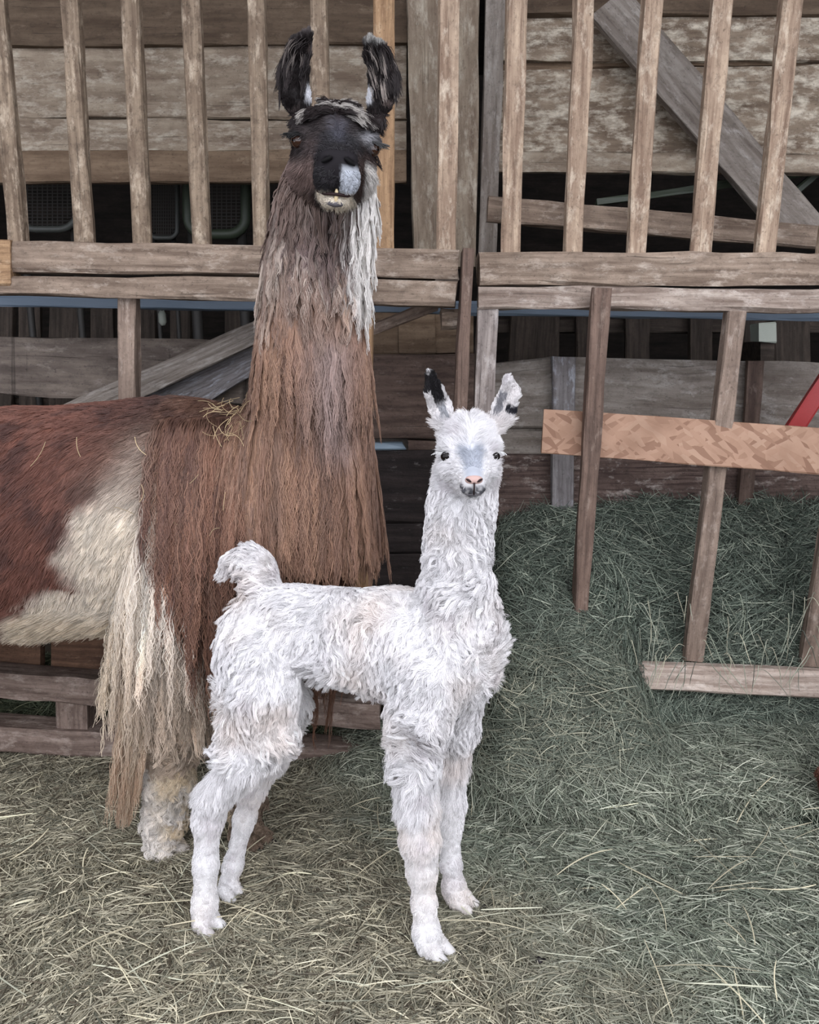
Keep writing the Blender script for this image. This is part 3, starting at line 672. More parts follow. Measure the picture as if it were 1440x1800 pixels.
# head
CH = Head(P(825, 796, 1.575), 0.02, math.radians(-9), 0.0)
def cell(f, r, u, a, b, c, k=0.02, cut=False): CR.ell(CH.at(f, r, u), CH.R, (a, b, c), k, cut)
def ccone(p, q, r1, r2, k=0.02): CR.cone(CH.at(*p), CH.at(*q), r1, r2, k)
cell(-.030, 0, .018, .062, .049, .046)
ccone((-.01, 0, -.010), (.045, 0, -.018), .042, .029); ccone((.045, 0, -.018), (.088, 0, -.026), .028, .0205)
ccone((-.03, 0, -.045), (.075, 0, -.048), .034, .016)
for s in (-1, 1):
    cell(.012, s * .038, .013, .020, .013, .012, 0.014)
    cell(.010, s * .034, -.022, .03, .016, .02, 0.02)
    CR.ell(CH.at(.092, s * .010, -.036), CH.R, (.015, .0115, .012), 0.006)
    CR.ell(CH.at(.022, s * .047, .000), CH.R, (.012, .010, .0105), 0.006, cut=True)
    CR.ell(CH.at(.1085, s * .0105, -.0225), CH.R, (.006, .0055, .0028), 0.003, cut=True)
CR.cone(CH.at(.115, 0, -.026), CH.at(.108, 0, -.046), .0016, .0016, 0.003, cut=True)
# ears
cria_ears = []
for pts, ws, td in (([(788, 752, 1.605), (774, 718, 1.602), (764, 690, 1.598), (757, 660, 1.592)], (.015, .019, .0150, .010), (0.35, -0.92, 0.1)),
                    ([(870, 750, 1.605), (886, 718, 1.602), (897, 692, 1.597), (893, 668, 1.588)], (.015, .0185, .0150, .0095), (-0.35, -0.92, 0.1))):
    pp = [P(*a) for a in pts]; td = unit(np.array(td)); CR.blade(pp, ws, td, 0.42, 0.012)
    CR.blade(pp[:3] + [pp[2] + (pp[3] - pp[2]) * 0.75], ws, td, 0.42, 0.006, shift=0.009, grow=-0.0055, cut=True); cria_ears.append((pp, td))
CV, CF = CR.skin()

def cria_col(p, root, t):
    x, y = proj(root[:, 0], np.full(len(root), 1.70), root[:, 2])
    c = np.tile(np.array((.84, .825, .835)), (len(p), 1))
    n = fbm(p, 8, 3); n2 = fbm(p, 20, 8)
    c = mixc(c, np.array((.83, .755, .71)), 0.75 * sstep(0.40, 0.85, n))          # faint beige tint in patches
    c = mixc(c, np.array((.66, .62, .64)), 0.5 * sstep(0.60, 0.78, n2))
    h = CH.loc(root); near = (np.abs(h[:, 1]) < .12) & (h[:, 0] > -.12) & (h[:, 2] > -.09)
    # bluish grey nose bridge
    br = near * sstep(.022, .010, np.abs(h[:, 1])) * sstep(.028, .050, h[:, 0]) * sstep(-.030, -.014, h[:, 2])
    c = mixc(c, np.array((.40, .43, .50)), br * 0.85)
    lip = near * sstep(.084, .092, h[:, 0]) * sstep(-.026, -.034, h[:, 2]) * sstep(-.062, -.05, h[:, 2])
    c = mixc(c, np.array((.13, .13, .145)), lip * (0.45 + 0.55 * sstep(.35, .6, vnoise(root, 170, 19))))
    for i, (pp, td) in enumerate(cria_ears):
        ax = pp[-1] - pp[0]; L = np.linalg.norm(ax); ax = ax / L; q = root - pp[0]; s = (q @ ax) / L
        side = q - (q @ ax)[:, None] * ax; ne = (np.linalg.norm(side, axis=1) < .03) & (s > 0.02) & (s < 1.25)
        frt = (side @ td) > -0.004; ex = side @ unit(np.cross(ax, td))
        if i == 0: k = ne * sstep(.34, .52, s) * sstep(1.10, 1.02, s) * np.where(np.abs(ex) < .011, 1, 0.25 + 0.75 * (s > 0.72)); c = mixc(c, np.array((.020, .018, .020)), k); k = ne * frt * sstep(.05, .15, s) * sstep(.5, .35, s) * (np.abs(ex) < .008); c = mixc(c, np.array((.30, .32, .36)), k * 0.7)
        else: k = ne * frt * sstep(.12, .25, s) * sstep(.76, .66, s) * (np.abs(ex + .002) < .008); c = mixc(c, np.array((.20, .20, .23)), k * 0.8); k = ne * sstep(.30, .36, s) * sstep(.52, .46, s) * (ex * np.sign(np.cross(ax, td)[0]) > .010); c = mixc(c, np.array((.03, .03, .04)), k)
    return c
cria = quick_mesh('cria', CV, CF, M['skin'], cria_col(CV, CV, np.zeros(len(CV))) * 0.8)
tag(cria, 'young white llama standing in front of the brown llama, facing the viewer', 'llama')
def cria_w(p, n):
    h = CH.loc(p); w = np.where(n[:, 1] < 0.35, 1.0, 0.35) * np.where(p[:, 2] < 0.03, 0.5, 1.0)
    bare = (np.abs(h[:, 1]) < .026) & (h[:, 0] > .086) & (h[:, 2] > -.032) & (h[:, 2] < .0)
    for s in (-1, 1): bare |= np.linalg.norm(h - np.array((.026, s * .046, 0)), axis=1) < .0145
    bare |= (h[:, 0] > .104) & (np.abs(h[:, 1]) < .03)
    return np.where(bare, 0.0, w)
def cria_zone(p):
    h = CH.loc(p)
    head = (h[:, 0] > -.085) & (h[:, 2] > -.075) & (np.abs(h[:, 1]) < .075)
    ear = np.zeros(len(p), bool)
    for pp, td in cria_ears: ear |= (p[:, 2] > pp[0][2] + 0.012) & (np.linalg.norm(p[:, :2] - pp[1][:2], axis=1) < .045)
    return head & ~ear, ear
def swirl(p, a=7.0):
    """lazy tangle of combing directions"""
    k = np.stack([vnoise(p, a, 11) - .5, vnoise(p, a, 12) - .5, vnoise(p, a, 13) - .5], 1); return k
# fleece of trunk, neck, legs
rp, rn = sample(CV, CF, 150000, cria_w); hd, er = cria_zone(rp); k = ~(hd | er); rp, rn = rp[k], rn[k]
x, y = proj(rp[:, 0], rp[:, 1], rp[:, 2]); z = rp[:, 2]
cb = np.tile(np.array((-0.35, 0, -0.55)), (len(rp), 1)) + swirl(rp, 16) * 2.2
trunk = z > 0.50; tail = (x < 500) & (y < 1045)
lowleg = sstep(0.42, 0.22, z)
Ln = 0.040 * (1 - lowleg) + 0.011 * lowleg; Ln = .006 + (Ln - .006) * sstep(.12, .27, z); Ln = np.where(trunk & (y < 960), 0.022, Ln); Ln = np.where(tail, 0.035, Ln)
cb[tail] = np.array((-0.75, 0.0, 0.25)) + (np.array((-0.5, 0, -1.1))) * sstep(450, 420, x[tail])[:, None]
lk = z < 0.42; cb[lk] = np.array((-0.30, 0, -1.0)) + swirl(rp[lk], 12) * 0.7
nck = (y < 1000) & ~tail; cb[nck] = np.array((-0.05, 0, -0.7)) + swirl(rp[nck], 14) * 1.5
kk = ~lk
grow('fleece', CR, rp[kk], rn[kk], Ln[kk], cb[kk], cria_col, M['fur'], cria, steps=8, lift=0.30, grav=0.10, rnd=0.14, clump=0.85, nclump=int(kk.sum() / 24), wave=0.0036, wfreq=150, radius=0.00050, off=0.003, vary=0.08, cvary=0.10)
grow('leg_hair', CR, rp[lk], rn[lk], Ln[lk], cb[lk], cria_col, M['fur'], cria, steps=5, lift=0.38, grav=0.1, rnd=0.14, clump=0.55, nclump=int(lk.sum() / 30), wave=0.0015, wfreq=200, radius=0.00045, off=0.0015, vary=0.07, cvary=0.06)
# short hair of face and ears
rp, rn = sample(CV, CF, 42000, lambda p, n: cria_w(p, n) * (cria_zone(p)[0] | cria_zone(p)[1]))
hd, er = cria_zone(rp); h = CH.loc(rp); fc = sstep(.03, .09, h[:, 0])
Ln = np.where(er, 0.007, 0.020 * (1 - fc) + 0.0035 * fc); Ln = np.where(hd & (h[:, 2] > .035), 0.024, Ln)
cb = -CH.f[None, :] * 0.8 + CH.r[None, :] * np.sign(h[:, 1:2]) * 0.5 + CH.u[None, :] * 0.3 * np.sign(h[:, 2:3] + .01) + swirl(rp, 25) * 1.2
for pp, td in cria_ears:
    e = er & (np.linalg.norm(rp[:, :2] - pp[1][:2], axis=1) < .05); cb[e] = unit(pp[-1] - pp[0])
grow('face_hair', CR, rp, rn, Ln, cb, cria_col, M['fur'], cria, steps=5, lift=0.35, grav=0.04, rnd=0.15, clump=0.45, nclump=1500, wave=0.0012, wfreq=250, radius=0.00042, off=0.0008, vary=0.06, cvary=0.06)
for s in (-1, 1):
    e = ball('eye', CH.at(.0245, s * .0440, 0), CH.R, (.0105, .0105, .0100), M['eye_dark'], cria)
    pts = []
    for i in range(26):
        a = i / 25; r0 = CH.at(.026 - .008 * a, s * (.039 + .017 * a), .0085 - .003 * a); d = CH.f * (.5 - .5 * a) + CH.r * s * (.4 + .7 * a) + CH.u * (.12 - .1 * a)
        Lh = RNG.uniform(.006, .015); pts.append([r0, r0 + d * Lh * .5, r0 + d * Lh - CH.u * RNG.uniform(.001, .006)])
    pts = np.array(pts); hair_obj('eyelash', pts, np.full(pts.shape[:2], .00045), np.full(pts.shape, .80), M['fur'], cria)
# pink nose pad with slit nostrils, grey lips
nose = ball('nose', CH.at(.1015, 0, -.0215), CH.R, (.009, .0158, .0088), M['nose_pink'], cria)
for s in (-1, 1):
    ball('nostril', CH.at(.1085, s * .0095, -.0205), np.stack([CH.f, unit(CH.r * s * .85 + CH.u * .5), unit(CH.u * .85 - CH.r * s * .5)]), (.003, .0062, .0022), M['nostril'], cria, 12)
tube('mouth_line', [CH.at(.1105, 0, -.024), CH.at(.111, 0, -.031), CH.at(.1085, 0, -.0465)], [.0019, .0014, .0014], M['nostril'], cria)
tube('mouth_line', [CH.at(.088, -.021, -.044), CH.at(.103, -.012, -.0485), CH.at(.1085, 0, -.0465), CH.at(.103, .012, -.0485), CH.at(.088, .021, -.044)], .0011, M['lip_grey'], cria)
for b, s in cria_toes: ball('toenail', b + np.array((.012, -.006, .002)), np.stack([unit(np.array((.85, -.4, -.25))), unit(np.array((.4, .85, 0))), np.array((.2, -.1, .97))]), (.011 * s, .0062 * s, .0062 * s), M['nail_dark'], cria, 12)

# ------------------------------------------------------------------ the big brown llama
AD = Field((-2.15, 1.55, -0.01), (-0.02, 2.46, 1.98), 0.005)
AD.chain([P(*a[:3]) for a in [(-560, 890, 2.16, 0), (-330, 903, 2.15, 0), (60, 918, 2.14, 0), (230, 906, 2.13, 0), (350, 888, 2.12, 0), (468, 872, 2.08, 0)]], [.215, .258, .268, .262, .245, .19], 0.08, 0.84)
AD.chain([P(*a[:3]) for a in [(500, 930, 2.05, 0), (545, 880, 2.02, 0), (546, 760, 2.0, 0), (549, 600, 1.98, 0), (556, 470, 1.96, 0), (572, 370, 1.945, 0), (586, 300, 1.945, 0)]], [.14, .125, .105, .092, .083, .078, .074], 0.06)
leg([(330, 950, 2.00, .13), (312, 1140, 1.985, .080), (302, 1290, 1.985, .052), (296, 1370, 1.985, .044), (288, 1440, 1.985, .035), (283, 1478, 1.98, .037)], AD, 0.05)
leg([(440, 980, 2.22, .12), (432, 1200, 2.17, .065), (430, 1330, 2.13, .046), (430, 1400, 2.11, .037), (429, 1452, 2.10, .037)], AD, 0.05)
for Yh in (1.99, 2.27):
    AD.chain([(-1.60, yl(Yh, 2.13, .4), .82), (-1.52, Yh, .60), (-1.62, Yh, .36), (-1.59, Yh, .16), (-1.58, Yh, .05)], [.17, .10, .055, .035, .037], 0.05)
AD.chain([(-1.92, 2.15, .98), (-2.0, 2.15, .86), (-2.02, 2.15, .70)], [.06, .045, .03], 0.04)
adult_toes = []
for c, s in ((G(283, 1500, .02), 1.5), (G(430, 1476, .02), 1.5), (np.array((-1.57, 1.98, .02)), 1.5), (np.array((-1.57, 2.26, .02)), 1.5)):
    for dx, dy in ((0.0, -0.026), (0.024, 0.016)):
        a = c + np.array((dx - .012, dy + .012, .022)); b = c + np.array((dx + .034, dy - .016, -.002))
        AD.cone(a, b, .024, .017, .012); adult_toes.append((b + np.array((.014, -.007, -.002)), s))
AH = Head(P(589, 257, 1.845), 0.13, -0.20, 0.075)
def aell(f, r, u, a, b, c, k=0.03, cut=False): AD.ell(AH.at(f, r, u), AH.R, (a, b, c), k, cut)
def acone(p, q, r1, r2, k=0.03): AD.cone(AH.at(*p), AH.at(*q), r1, r2, k)
aell(-.040, 0, .012, .095, .076, .066)
acone((-.01, 0, -.022), (.075, 0, -.030), .066, .048); acone((.075, 0, -.030), (.150, 0, -.040), .047, .036)
acone((-.05, 0, -.075), (.125, 0, -.088), .056, .022)
for s in (-1, 1):
    aell(.012, s * .066, .014, .032, .020, .017, .02); aell(.005, s * .052, -.04, .05, .026, .035)
    AD.ell(AH.at(.160, s * .021, -.060), AH.R, (.024, .0225, .030), 0.009)
    aell(.165, s * .020, -.026, .018, .016, .012, .012)
    AD.ell(AH.at(.030, s * .079, .001), AH.R, (.014, .013, .0125), 0.008, cut=True)
    AD.ell(AH.at(.186, s * .021, -.031), np.stack([AH.f, unit(AH.r * s * .85 - AH.u * .5), unit(AH.u * .85 + AH.r * s * .5)]), (.012, .0145, .005), 0.004, cut=True)
AD.cone(AH.at(.188, 0, -.042), AH.at(.186, 0, -.088), .0025, .003, 0.004, cut=True)
AD.ell(AH.at(.140, 0, -.102), AH.R, (.030, .027, .014), 0.010)
adult_ears = []
for pts, ws, td in (([(533, 215, 1.90), (520, 170, 1.895), (518, 125, 1.89), (528, 88, 1.88), (541, 64, 1.865)], (.020, .024, .0235, .018, .010), (0.45, -0.88, 0.1)),
                    ([(660, 215, 1.90), (671, 170, 1.895), (672, 128, 1.89), (660, 95, 1.88), (648, 76, 1.865)], (.020, .024, .0235, .018, .010), (-0.45, -0.88, 0.1))):
    pp = [P(*a) for a in pts]; td = unit(np.array(td)); AD.blade(pp, ws, td, 0.42, 0.018)
    AD.blade(pp[:4] + [pp[3] + (pp[4] - pp[3]) * 0.7], ws, td, 0.42, 0.006, shift=0.013, grow=-0.0075, cut=True); adult_ears.append((pp, td))
AV, AF = AD.skin()
S = lambda r, g, b: np.array(lin(r, g, b))
EARY = adult_ears[0][0][0][2]

def px_of(p): return proj(p[:, 0], np.full(len(p), 1.95), p[:, 2])

def adult_col(p, root, t):
    """the coat's patches: laid out over the animal's side (x along the body, z up) and over its head's own axes"""
    x, y = px_of(p); xr, yr = px_of(root); N = len(p)
    n1 = fbm(root, 7, 21); n2 = fbm(root, 20, 25); n3 = vnoise(root, 60, 29)
    x = x + (n1 - .5) * 70; y = y + (n1 - .5) * 50
    # trunk: red-brown, dark saddle line, cream flank patch
    c = np.tile(S(124, 84, 72), (N, 1)); c = mixc(c, S(84, 60, 56), sstep(.48, .68, n2) * .7)
    c = mixc(c, S(58, 42, 40), sstep(815, 735, y + (n2 - .5) * 60) * sstep(60, 320, x) * .85)
    tr = np.exp(-(((x - 285 + (y - 810) * .55) / 85) ** 2 + ((y - 810) / 75) ** 2)); c = mixc(c, S(150, 128, 114), np.clip(tr * 1.3, 0, 1) * (.4 + .6 * n2))
    edge = np.where(y < 1040, 128 + np.abs(y - 985) * .55, 128 - (y - 1040) * 1.5)   # left edge of the cream patch
    edge = edge + (n2 - .5) * 70
    cream = sstep(edge - 26, edge + 26, x) * sstep(770, 860, y + (x - 200) * .50 - 20 + (n2 - .5) * 50) * sstep(360, 300, x) * (yr > 760)
    c = mixc(c, S(226, 216, 202), cream * (.45 + .55 * sstep(850, 930, y))); c = mixc(c, S(206, 186, 156), cream * .5 * sstep(1060, 1120, y))
    # shoulder and leg fleece: brown above a slanting line, cream below
    fl = sstep(255, 290, xr + (n2 - .5) * 30 + np.clip(yr - 900, 0, 260) * .35)
    br = mixc(np.tile(S(138, 102, 84), (N, 1)), S(104, 76, 66), sstep(.45, .65, n2)); br = mixc(br, S(164, 128, 108), sstep(.55, .75, n3) * .5)
    br = mixc(br, S(80, 60, 54), sstep(790, 735, y) * .6)
    line = 950 + np.clip((x - 262) * 2.3, 0, 270) + (n3 - .5) * 190 + (n2 - .5) * 60
    cr = mixc(np.tile(S(232, 222, 210), (N, 1)), S(186, 168, 150), sstep(1060, 1260, y) * .75 + .25 * n3); cr = mixc(cr, S(180, 154, 132), sstep(1230, 1400, y) * sstep(290, 230, x) * .8)
    flc = mixc(br, cr, sstep(line - 18, line + 18, y) * sstep(430, 380, xr)); c = mixc(c, flc, fl)
    lower = yr > 1350; c = np.where(lower[:, None], mixc(np.tile(S(226, 220, 214), (N, 1)), S(206, 186, 152), sstep(270, 310, x) * sstep(.3, .6, n2) * .8), c)
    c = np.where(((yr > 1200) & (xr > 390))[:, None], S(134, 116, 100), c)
    # neck
    ne = sstep(425, 445, xr) * sstep(955, 900, yr) ; ne = np.maximum(ne, (yr < 690) * (xr > 400))
    nb = mixc(np.tile(S(152, 120, 102), (N, 1)), S(174, 140, 117), sstep(.45, .7, n3) * .8); nb = mixc(nb, S(132, 106, 94), sstep(.5, .72, n2) * .7)
    nb = mixc(nb, S(158, 140, 136), .85 * np.exp(-(((x - 600) / 38) ** 2)) * sstep(570, 640, y) * sstep(860, 760, y)); nb = mixc(nb, S(96, 80, 76), .75 * sstep(470, 440, x) * sstep(780, 640, y))
    up = mixc(np.tile(S(158, 136, 124), (N, 1)), S(206, 192, 180), sstep(.5, .72, n3) * .75); up = mixc(up, S(132, 114, 114), .7 * np.exp(-(((x - 590) / 40) ** 2 + ((y - 450) / 60) ** 2)))
    up = mixc(up, S(214, 202, 190), .65 * sstep(.35, .6, n2) * sstep(530, 480, x) * sstep(440, 520, y))
    k = sstep(610, 520, yr + 70 + (n3 - .5) * 60) * 1.0; nb = mixc(nb, up, k)
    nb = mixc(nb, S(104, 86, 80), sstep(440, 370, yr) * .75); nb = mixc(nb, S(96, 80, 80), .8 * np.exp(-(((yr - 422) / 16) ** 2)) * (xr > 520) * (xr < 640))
    wst = sstep(600, 622, xr + (n2 - .5) * 20) * sstep(505, 470, yr) * (yr > 300); nb = mixc(nb, S(232, 228, 224), wst)
    c = mixc(c, nb, np.clip(ne, 0, 1))
    # head
    h = AH.loc(root); f, r, u = h[:, 0], h[:, 1], h[:, 2]
    hd = (f > -.11) & (np.abs(r) < .115) & (u > -.125 + np.clip(.06 - f, 0, .1) * .55)
    hc = np.tile(S(54, 46, 46), (N, 1)); hc = mixc(hc, S(40, 37, 40), sstep(.06, .10, f)); hc = mixc(hc, S(92, 78, 76), .7 * np.exp(-(((r + .046) / .012) ** 2)) * sstep(.03, .0, u) * sstep(.14, .10, f)); hc = mixc(hc, S(84, 84, 94), .6 * np.exp(-((r / .012) ** 2)) * sstep(.02, .06, f) * sstep(.15, .11, f))  # taupe beside the muzzle, then a bluish highlight painted down the nose bridge
    hc = mixc(hc, S(140, 120, 114), sstep(-.034, -.050, r + (n2 - .5) * .02) * sstep(-.014, -.045, u) * sstep(.13, .10, f))
    hc = mixc(hc, S(84, 68, 64), sstep(.02, .05, r) * sstep(.0, -.03, u) * sstep(.15, .12, f) * .8)
    hc = mixc(hc, S(224, 220, 216), sstep(.050, .058, r + (n2 - .5) * .015) * sstep(-.018, -.032, u) * sstep(.12, .09, f))
    hc = mixc(hc, S(160, 160, 164), .8 * np.exp(-(((r - .056) / .022) ** 2 + ((u - .022) / .011) ** 2)) * (f > -.03))
    hc = mixc(hc, S(186, 190, 198), sstep(.004, .010, r) * sstep(.125, .14, f) * sstep(-.033, -.043, u) * sstep(-.100, -.092, u))
    hc = mixc(hc, S(226, 216, 200), sstep(-.080, -.092, u) * sstep(.05, .075, f + r * .6))
    hc = mixc(hc, S(110, 92, 84), sstep(-.070, -.095, u) * sstep(.07, .04, f) * sstep(.035, .02, r))
    c = np.where(hd[:, None], hc, c)
    # ears: black, white patch at the inner foot, grey tips
    for i, (pp, td) in enumerate(adult_ears):
        q = root - pp[0]; ax = pp[2] - pp[0]; L = np.linalg.norm(pp[-1] - pp[0]); s = (q @ (ax / np.linalg.norm(ax))) / L
        ne = (root[:, 2] > EARY + .012) & (np.abs(root[:, 0] - pp[2][0]) < .075); sd = (q[:, 0]) * (1 if i == 0 else -1)
        ec = np.tile(S(38, 32, 32), (N, 1)); ec = mixc(ec, S(122, 108, 104), sstep(.62, .8, n3) * .8 * (t > .2))
        ec = mixc(ec, S(232, 232, 236), sstep(.002, .010, sd) * sstep(.13, .19, s) * sstep(.42, .34, s)); ec = mixc(ec, S(186, 184, 180) if i else S(104, 96, 96), sstep(.90, 1.0, s) * .9)
        c = np.where(ne[:, None], ec, c)
    return c
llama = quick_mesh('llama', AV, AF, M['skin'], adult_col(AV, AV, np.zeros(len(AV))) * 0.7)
tag(llama, 'tall brown and cream llama with a black face standing behind the white cria', 'llama')

def a_zone(p):
    h = AH.loc(p); ear = np.zeros(len(p), bool)
    for pp, td in adult_ears: ear |= (p[:, 2] > EARY + .008) & (np.abs(p[:, 0] - pp[2][0]) < .075)
    hd = (h[:, 0] > -.09) & (np.abs(h[:, 1]) < .115) & (h[:, 2] > -.120 + np.clip(.06 - h[:, 0], 0, .1) * .5) & ~ear
    x, y = px_of(p)
    neck = ~hd & ~ear & (((x > 432) & (y < 945)) | ((y < 690) & (x > 400)))
    leg_ = (p[:, 2] < .34)
    sh = ~hd & ~ear & ~neck & ~leg_ & (x + np.clip(y - 900, 0, 260) * .35 > 268) & (y > 735) & (p[:, 0] > -1.0)
    return hd, ear, neck, leg_, sh
def a_w(p, n):
    h = AH.loc(p); bare = (h[:, 0] > .160) & (h[:, 2] > -.045) & (h[:, 2] < -.012) & (np.abs(h[:, 1]) < .045)
    for s in (-1, 1): bare |= np.linalg.norm(h - np.array((.033, s * .078, 0)), axis=1) < .0195
    bare |= (h[:, 0] > .183) & (np.abs(h[:, 1]) < .006)
    w = np.where(n[:, 1] < .4, 1.0, .3) * np.where(p[:, 0] < -1.2, .35, 1.0) * np.where(p[:, 2] < .03, .4, 1)
    return np.where(bare, 0, w)
# short sleek coat of trunk
rp, rn = sample(AV, AF, 210000, a_w); hd, er, nk_, lg_, sh = a_zone(rp); k = ~(hd | er | nk_ | lg_ | sh); q, qn = rp[k], rn[k]
x, y = px_of(q); cb = np.tile(np.array((-0.55, 0, -0.75)), (len(q), 1)) + swirl(q, 5) * 1.0; cb[y > 1060] = (-0.9, 0, -0.15)
grow('body_hair', AD, q, qn, 0.034 + 0.02 * sstep(1050, 1120, y), cb, adult_col, M['fur'], llama, steps=5, lift=0.26, grav=0.06, rnd=0.12, clump=0.45, nclump=int(len(q) / 20), wave=0.0018, wfreq=90, radius=0.00055, off=0.003, vary=0.13, cvary=0.10)
# curly wool of the lower legs
q, qn = rp[lg_], rn[lg_]
rp2, rn2 = sample(AV, AF, 16000, lambda p, n: (p[:, 2] < .36) * np.where(p[:, 0] < -.8, .3, 1.0)); q = np.r_[q, rp2]; qn = np.r_[qn, rn2]
cb = np.tile(np.array((.1, 0, -0.9)), (len(q), 1)) + swirl(q, 18) * 1.8
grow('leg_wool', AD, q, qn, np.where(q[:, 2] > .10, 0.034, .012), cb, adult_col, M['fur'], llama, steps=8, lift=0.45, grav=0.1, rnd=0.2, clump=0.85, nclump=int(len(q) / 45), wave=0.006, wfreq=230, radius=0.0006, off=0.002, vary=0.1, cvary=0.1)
# ropes of fleece over shoulder and upper leg
def sh_w(p, n):
    z = a_zone(p); return (z[4] | (z[3] & (p[:, 2] > .30) & (p[:, 0] > -.9))) * np.where(n[:, 1] < .35, 1.0, .25) * ~((p[:, 1] > 2.08) & (p[:, 0] > -.40) & (p[:, 2] < .85))
rp, rn = sample(AV, AF, 26000, sh_w); x, y = px_of(rp)
hem = P(300, 1318, 1.95)[2]; Ln = np.clip((rp[:, 2] - hem) * RNG.uniform(.5, .98, len(rp)), .025, .46) * np.where(y < 930, RNG.uniform(.55, .9, len(rp)), 1.0)
cb = np.tile(np.array((-0.10, -0.05, -1.0)), (len(rp), 1)); cb[:, 0] -= 0.55 * sstep(330, 250, x) * sstep(880, 1000, y); cb[:, 0] += .15 * sstep(360, 430, x)
grow('shoulder_fleece', AD, rp, rn, Ln, cb, adult_col, M['fur'], llama, steps=16, lift=0.28, grav=0.35, rnd=0.10, clump=0.93, nclump=1100, wave=0.0060, wfreq=95, radius=0.00085, tip=.6, off=0.012, vary=0.14, cvary=0.2, spread=.012)
# long tassel at the rear edge of the fleece
c0 = P(258, 1190, 1.90); kk = RNG.normal(0, 1, (620, 3)) * np.array((.014, .012, .05)) + c0; kn = np.tile(np.array((-.4, -.9, 0.1)), (620, 1)); kn = unit(kn)
def tassel_col(p, root, t): c = adult_col(p, root, t); return mixc(mixc(np.tile(S(206, 190, 172), (len(p), 1)), S(180, 154, 132), sstep(.3, .8, t)), S(206, 190, 168), (vnoise(root, 90, 5) > .62) * .6)
grow('fleece_tassel', AD, kk, kn, np.clip(kk[:, 2] - P(236, 1425, 1.93)[2], .1, .4), np.array((-.34, 0, -1.0)), tassel_col, M['fur'], llama, steps=16, lift=.05, grav=.12, rnd=.05, clump=.92, nclump=34, wave=.005, wfreq=80, radius=.0009, off=.01, vary=.12)
# neck fleece
rp, rn = sample(AV, AF, 30000, lambda p, n: a_zone(p)[2] * np.where(n[:, 1] < .35, 1.0, .3) * np.where(px_of(p)[1] > 880, .5, 1.0)); x, y = px_of(rp)
hem = P(560, 1012, 1.9)[2]; Ln = np.clip((rp[:, 2] - hem) * RNG.uniform(.8, 1.05, len(rp)), .05, .50) * sstep(280, 640, y) ** .8
Ln = np.clip(Ln, .045, .42); Ln = np.minimum(Ln, np.interp(y, [300, 430, 500, 640, 700], [.05, .13, .17, .32, .46]) * RNG.uniform(.7, 1.1, len(rp))); Ln = np.where(y > 640, np.minimum(np.maximum(Ln, (rp[:, 2] - hem) * .75), .46), Ln)
cb = np.tile(np.array((0.0, -0.05, -1.0)), (len(rp), 1))
grow('neck_fleece', AD, rp, rn, Ln, cb, adult_col, M['fur'], llama, steps=16, lift=0.34, grav=0.34, rnd=0.07, clump=0.80, nclump=1300, wave=0.0048, wfreq=85, radius=0.0009, tip=.5, off=0.014, vary=0.14, cvary=0.10, spread=.008)
# beard and cheek hair on the white side
rp, rn = sample(AV, AF, 16000, lambda p, n: (a_zone(p)[2] & (px_of(p)[1] < 470)) * np.where(n[:, 1] < .4, 1.0, .2))
grow('throat_hair', AD, rp, rn, .055, np.array((0.05, -.1, -1.0)), adult_col, M['fur'], llama, steps=8, lift=.22, grav=.16, rnd=.10, clump=.6, nclump=700, wave=.0015, wfreq=90, radius=.00065, off=.004, vary=.12, cvary=.1)
# face, ears
rp, rn = sample(AV, AF, 60000, lambda p, n: a_w(p, n) * (a_zone(p)[0] | a_zone(p)[1])); hd, er, *_ = a_zone(rp); h = AH.loc(rp); fc = sstep(.02, .12, h[:, 0])
Ln = np.where(er, .014, .022 * (1 - fc) + .0045 * fc); chk = hd & (h[:, 2] < -.035) & (h[:, 0] < .10); Ln = np.where(chk, .030 * sstep(.10, .04, h[:, 0]) + .008, Ln)
cb = -AH.f[None, :] * .8 + AH.r[None, :] * np.sign(h[:, 1:2]) * .3 - AH.u[None, :] * .55 + swirl(rp, 20) * .8
ax = [unit(pp[3] - pp[0]) for pp, _ in adult_ears]; cb[er] = np.where((rp[er][:, 0] < AH.o[0])[:, None], ax[0], ax[1])
grow('face_hair', AD, rp, rn, Ln, cb, adult_col, M['fur'], llama, steps=5, lift=.3, grav=.05, rnd=.14, clump=.4, nclump=2200, wave=.001, wfreq=200, radius=.0005, off=.001, vary=.14, cvary=.1)
# forelock
def lock_col(p, root, t):
    h = AH.loc(root); c = np.tile(S(48, 40, 40), (len(p), 1)); g = vnoise(root, 45, 31); return mixc(c, S(196, 190, 184), sstep(.60, .68, g) * .95)
rp, rn = sample(AV, AF, 4200, lambda p, n: (a_zone(p)[0] & (AH.loc(p)[:, 2] > .050) & (AH.loc(p)[:, 0] > -.09) & (AH.loc(p)[:, 0] < .03) & (np.abs(AH.loc(p)[:, 1]) < .058)) * 1.0); h = AH.loc(rp)
grow('forelock', AD, rp, rn, .046, AH.f * .7 + AH.r * np.sign(h[:, 1:2] + .004) * .9 + AH.u * .25, lock_col, M['fur'], llama, steps=9, lift=.5, grav=.10, rnd=.14, clump=.75, nclump=130, wave=.003, wfreq=60, radius=.0006, off=.003, vary=.15)
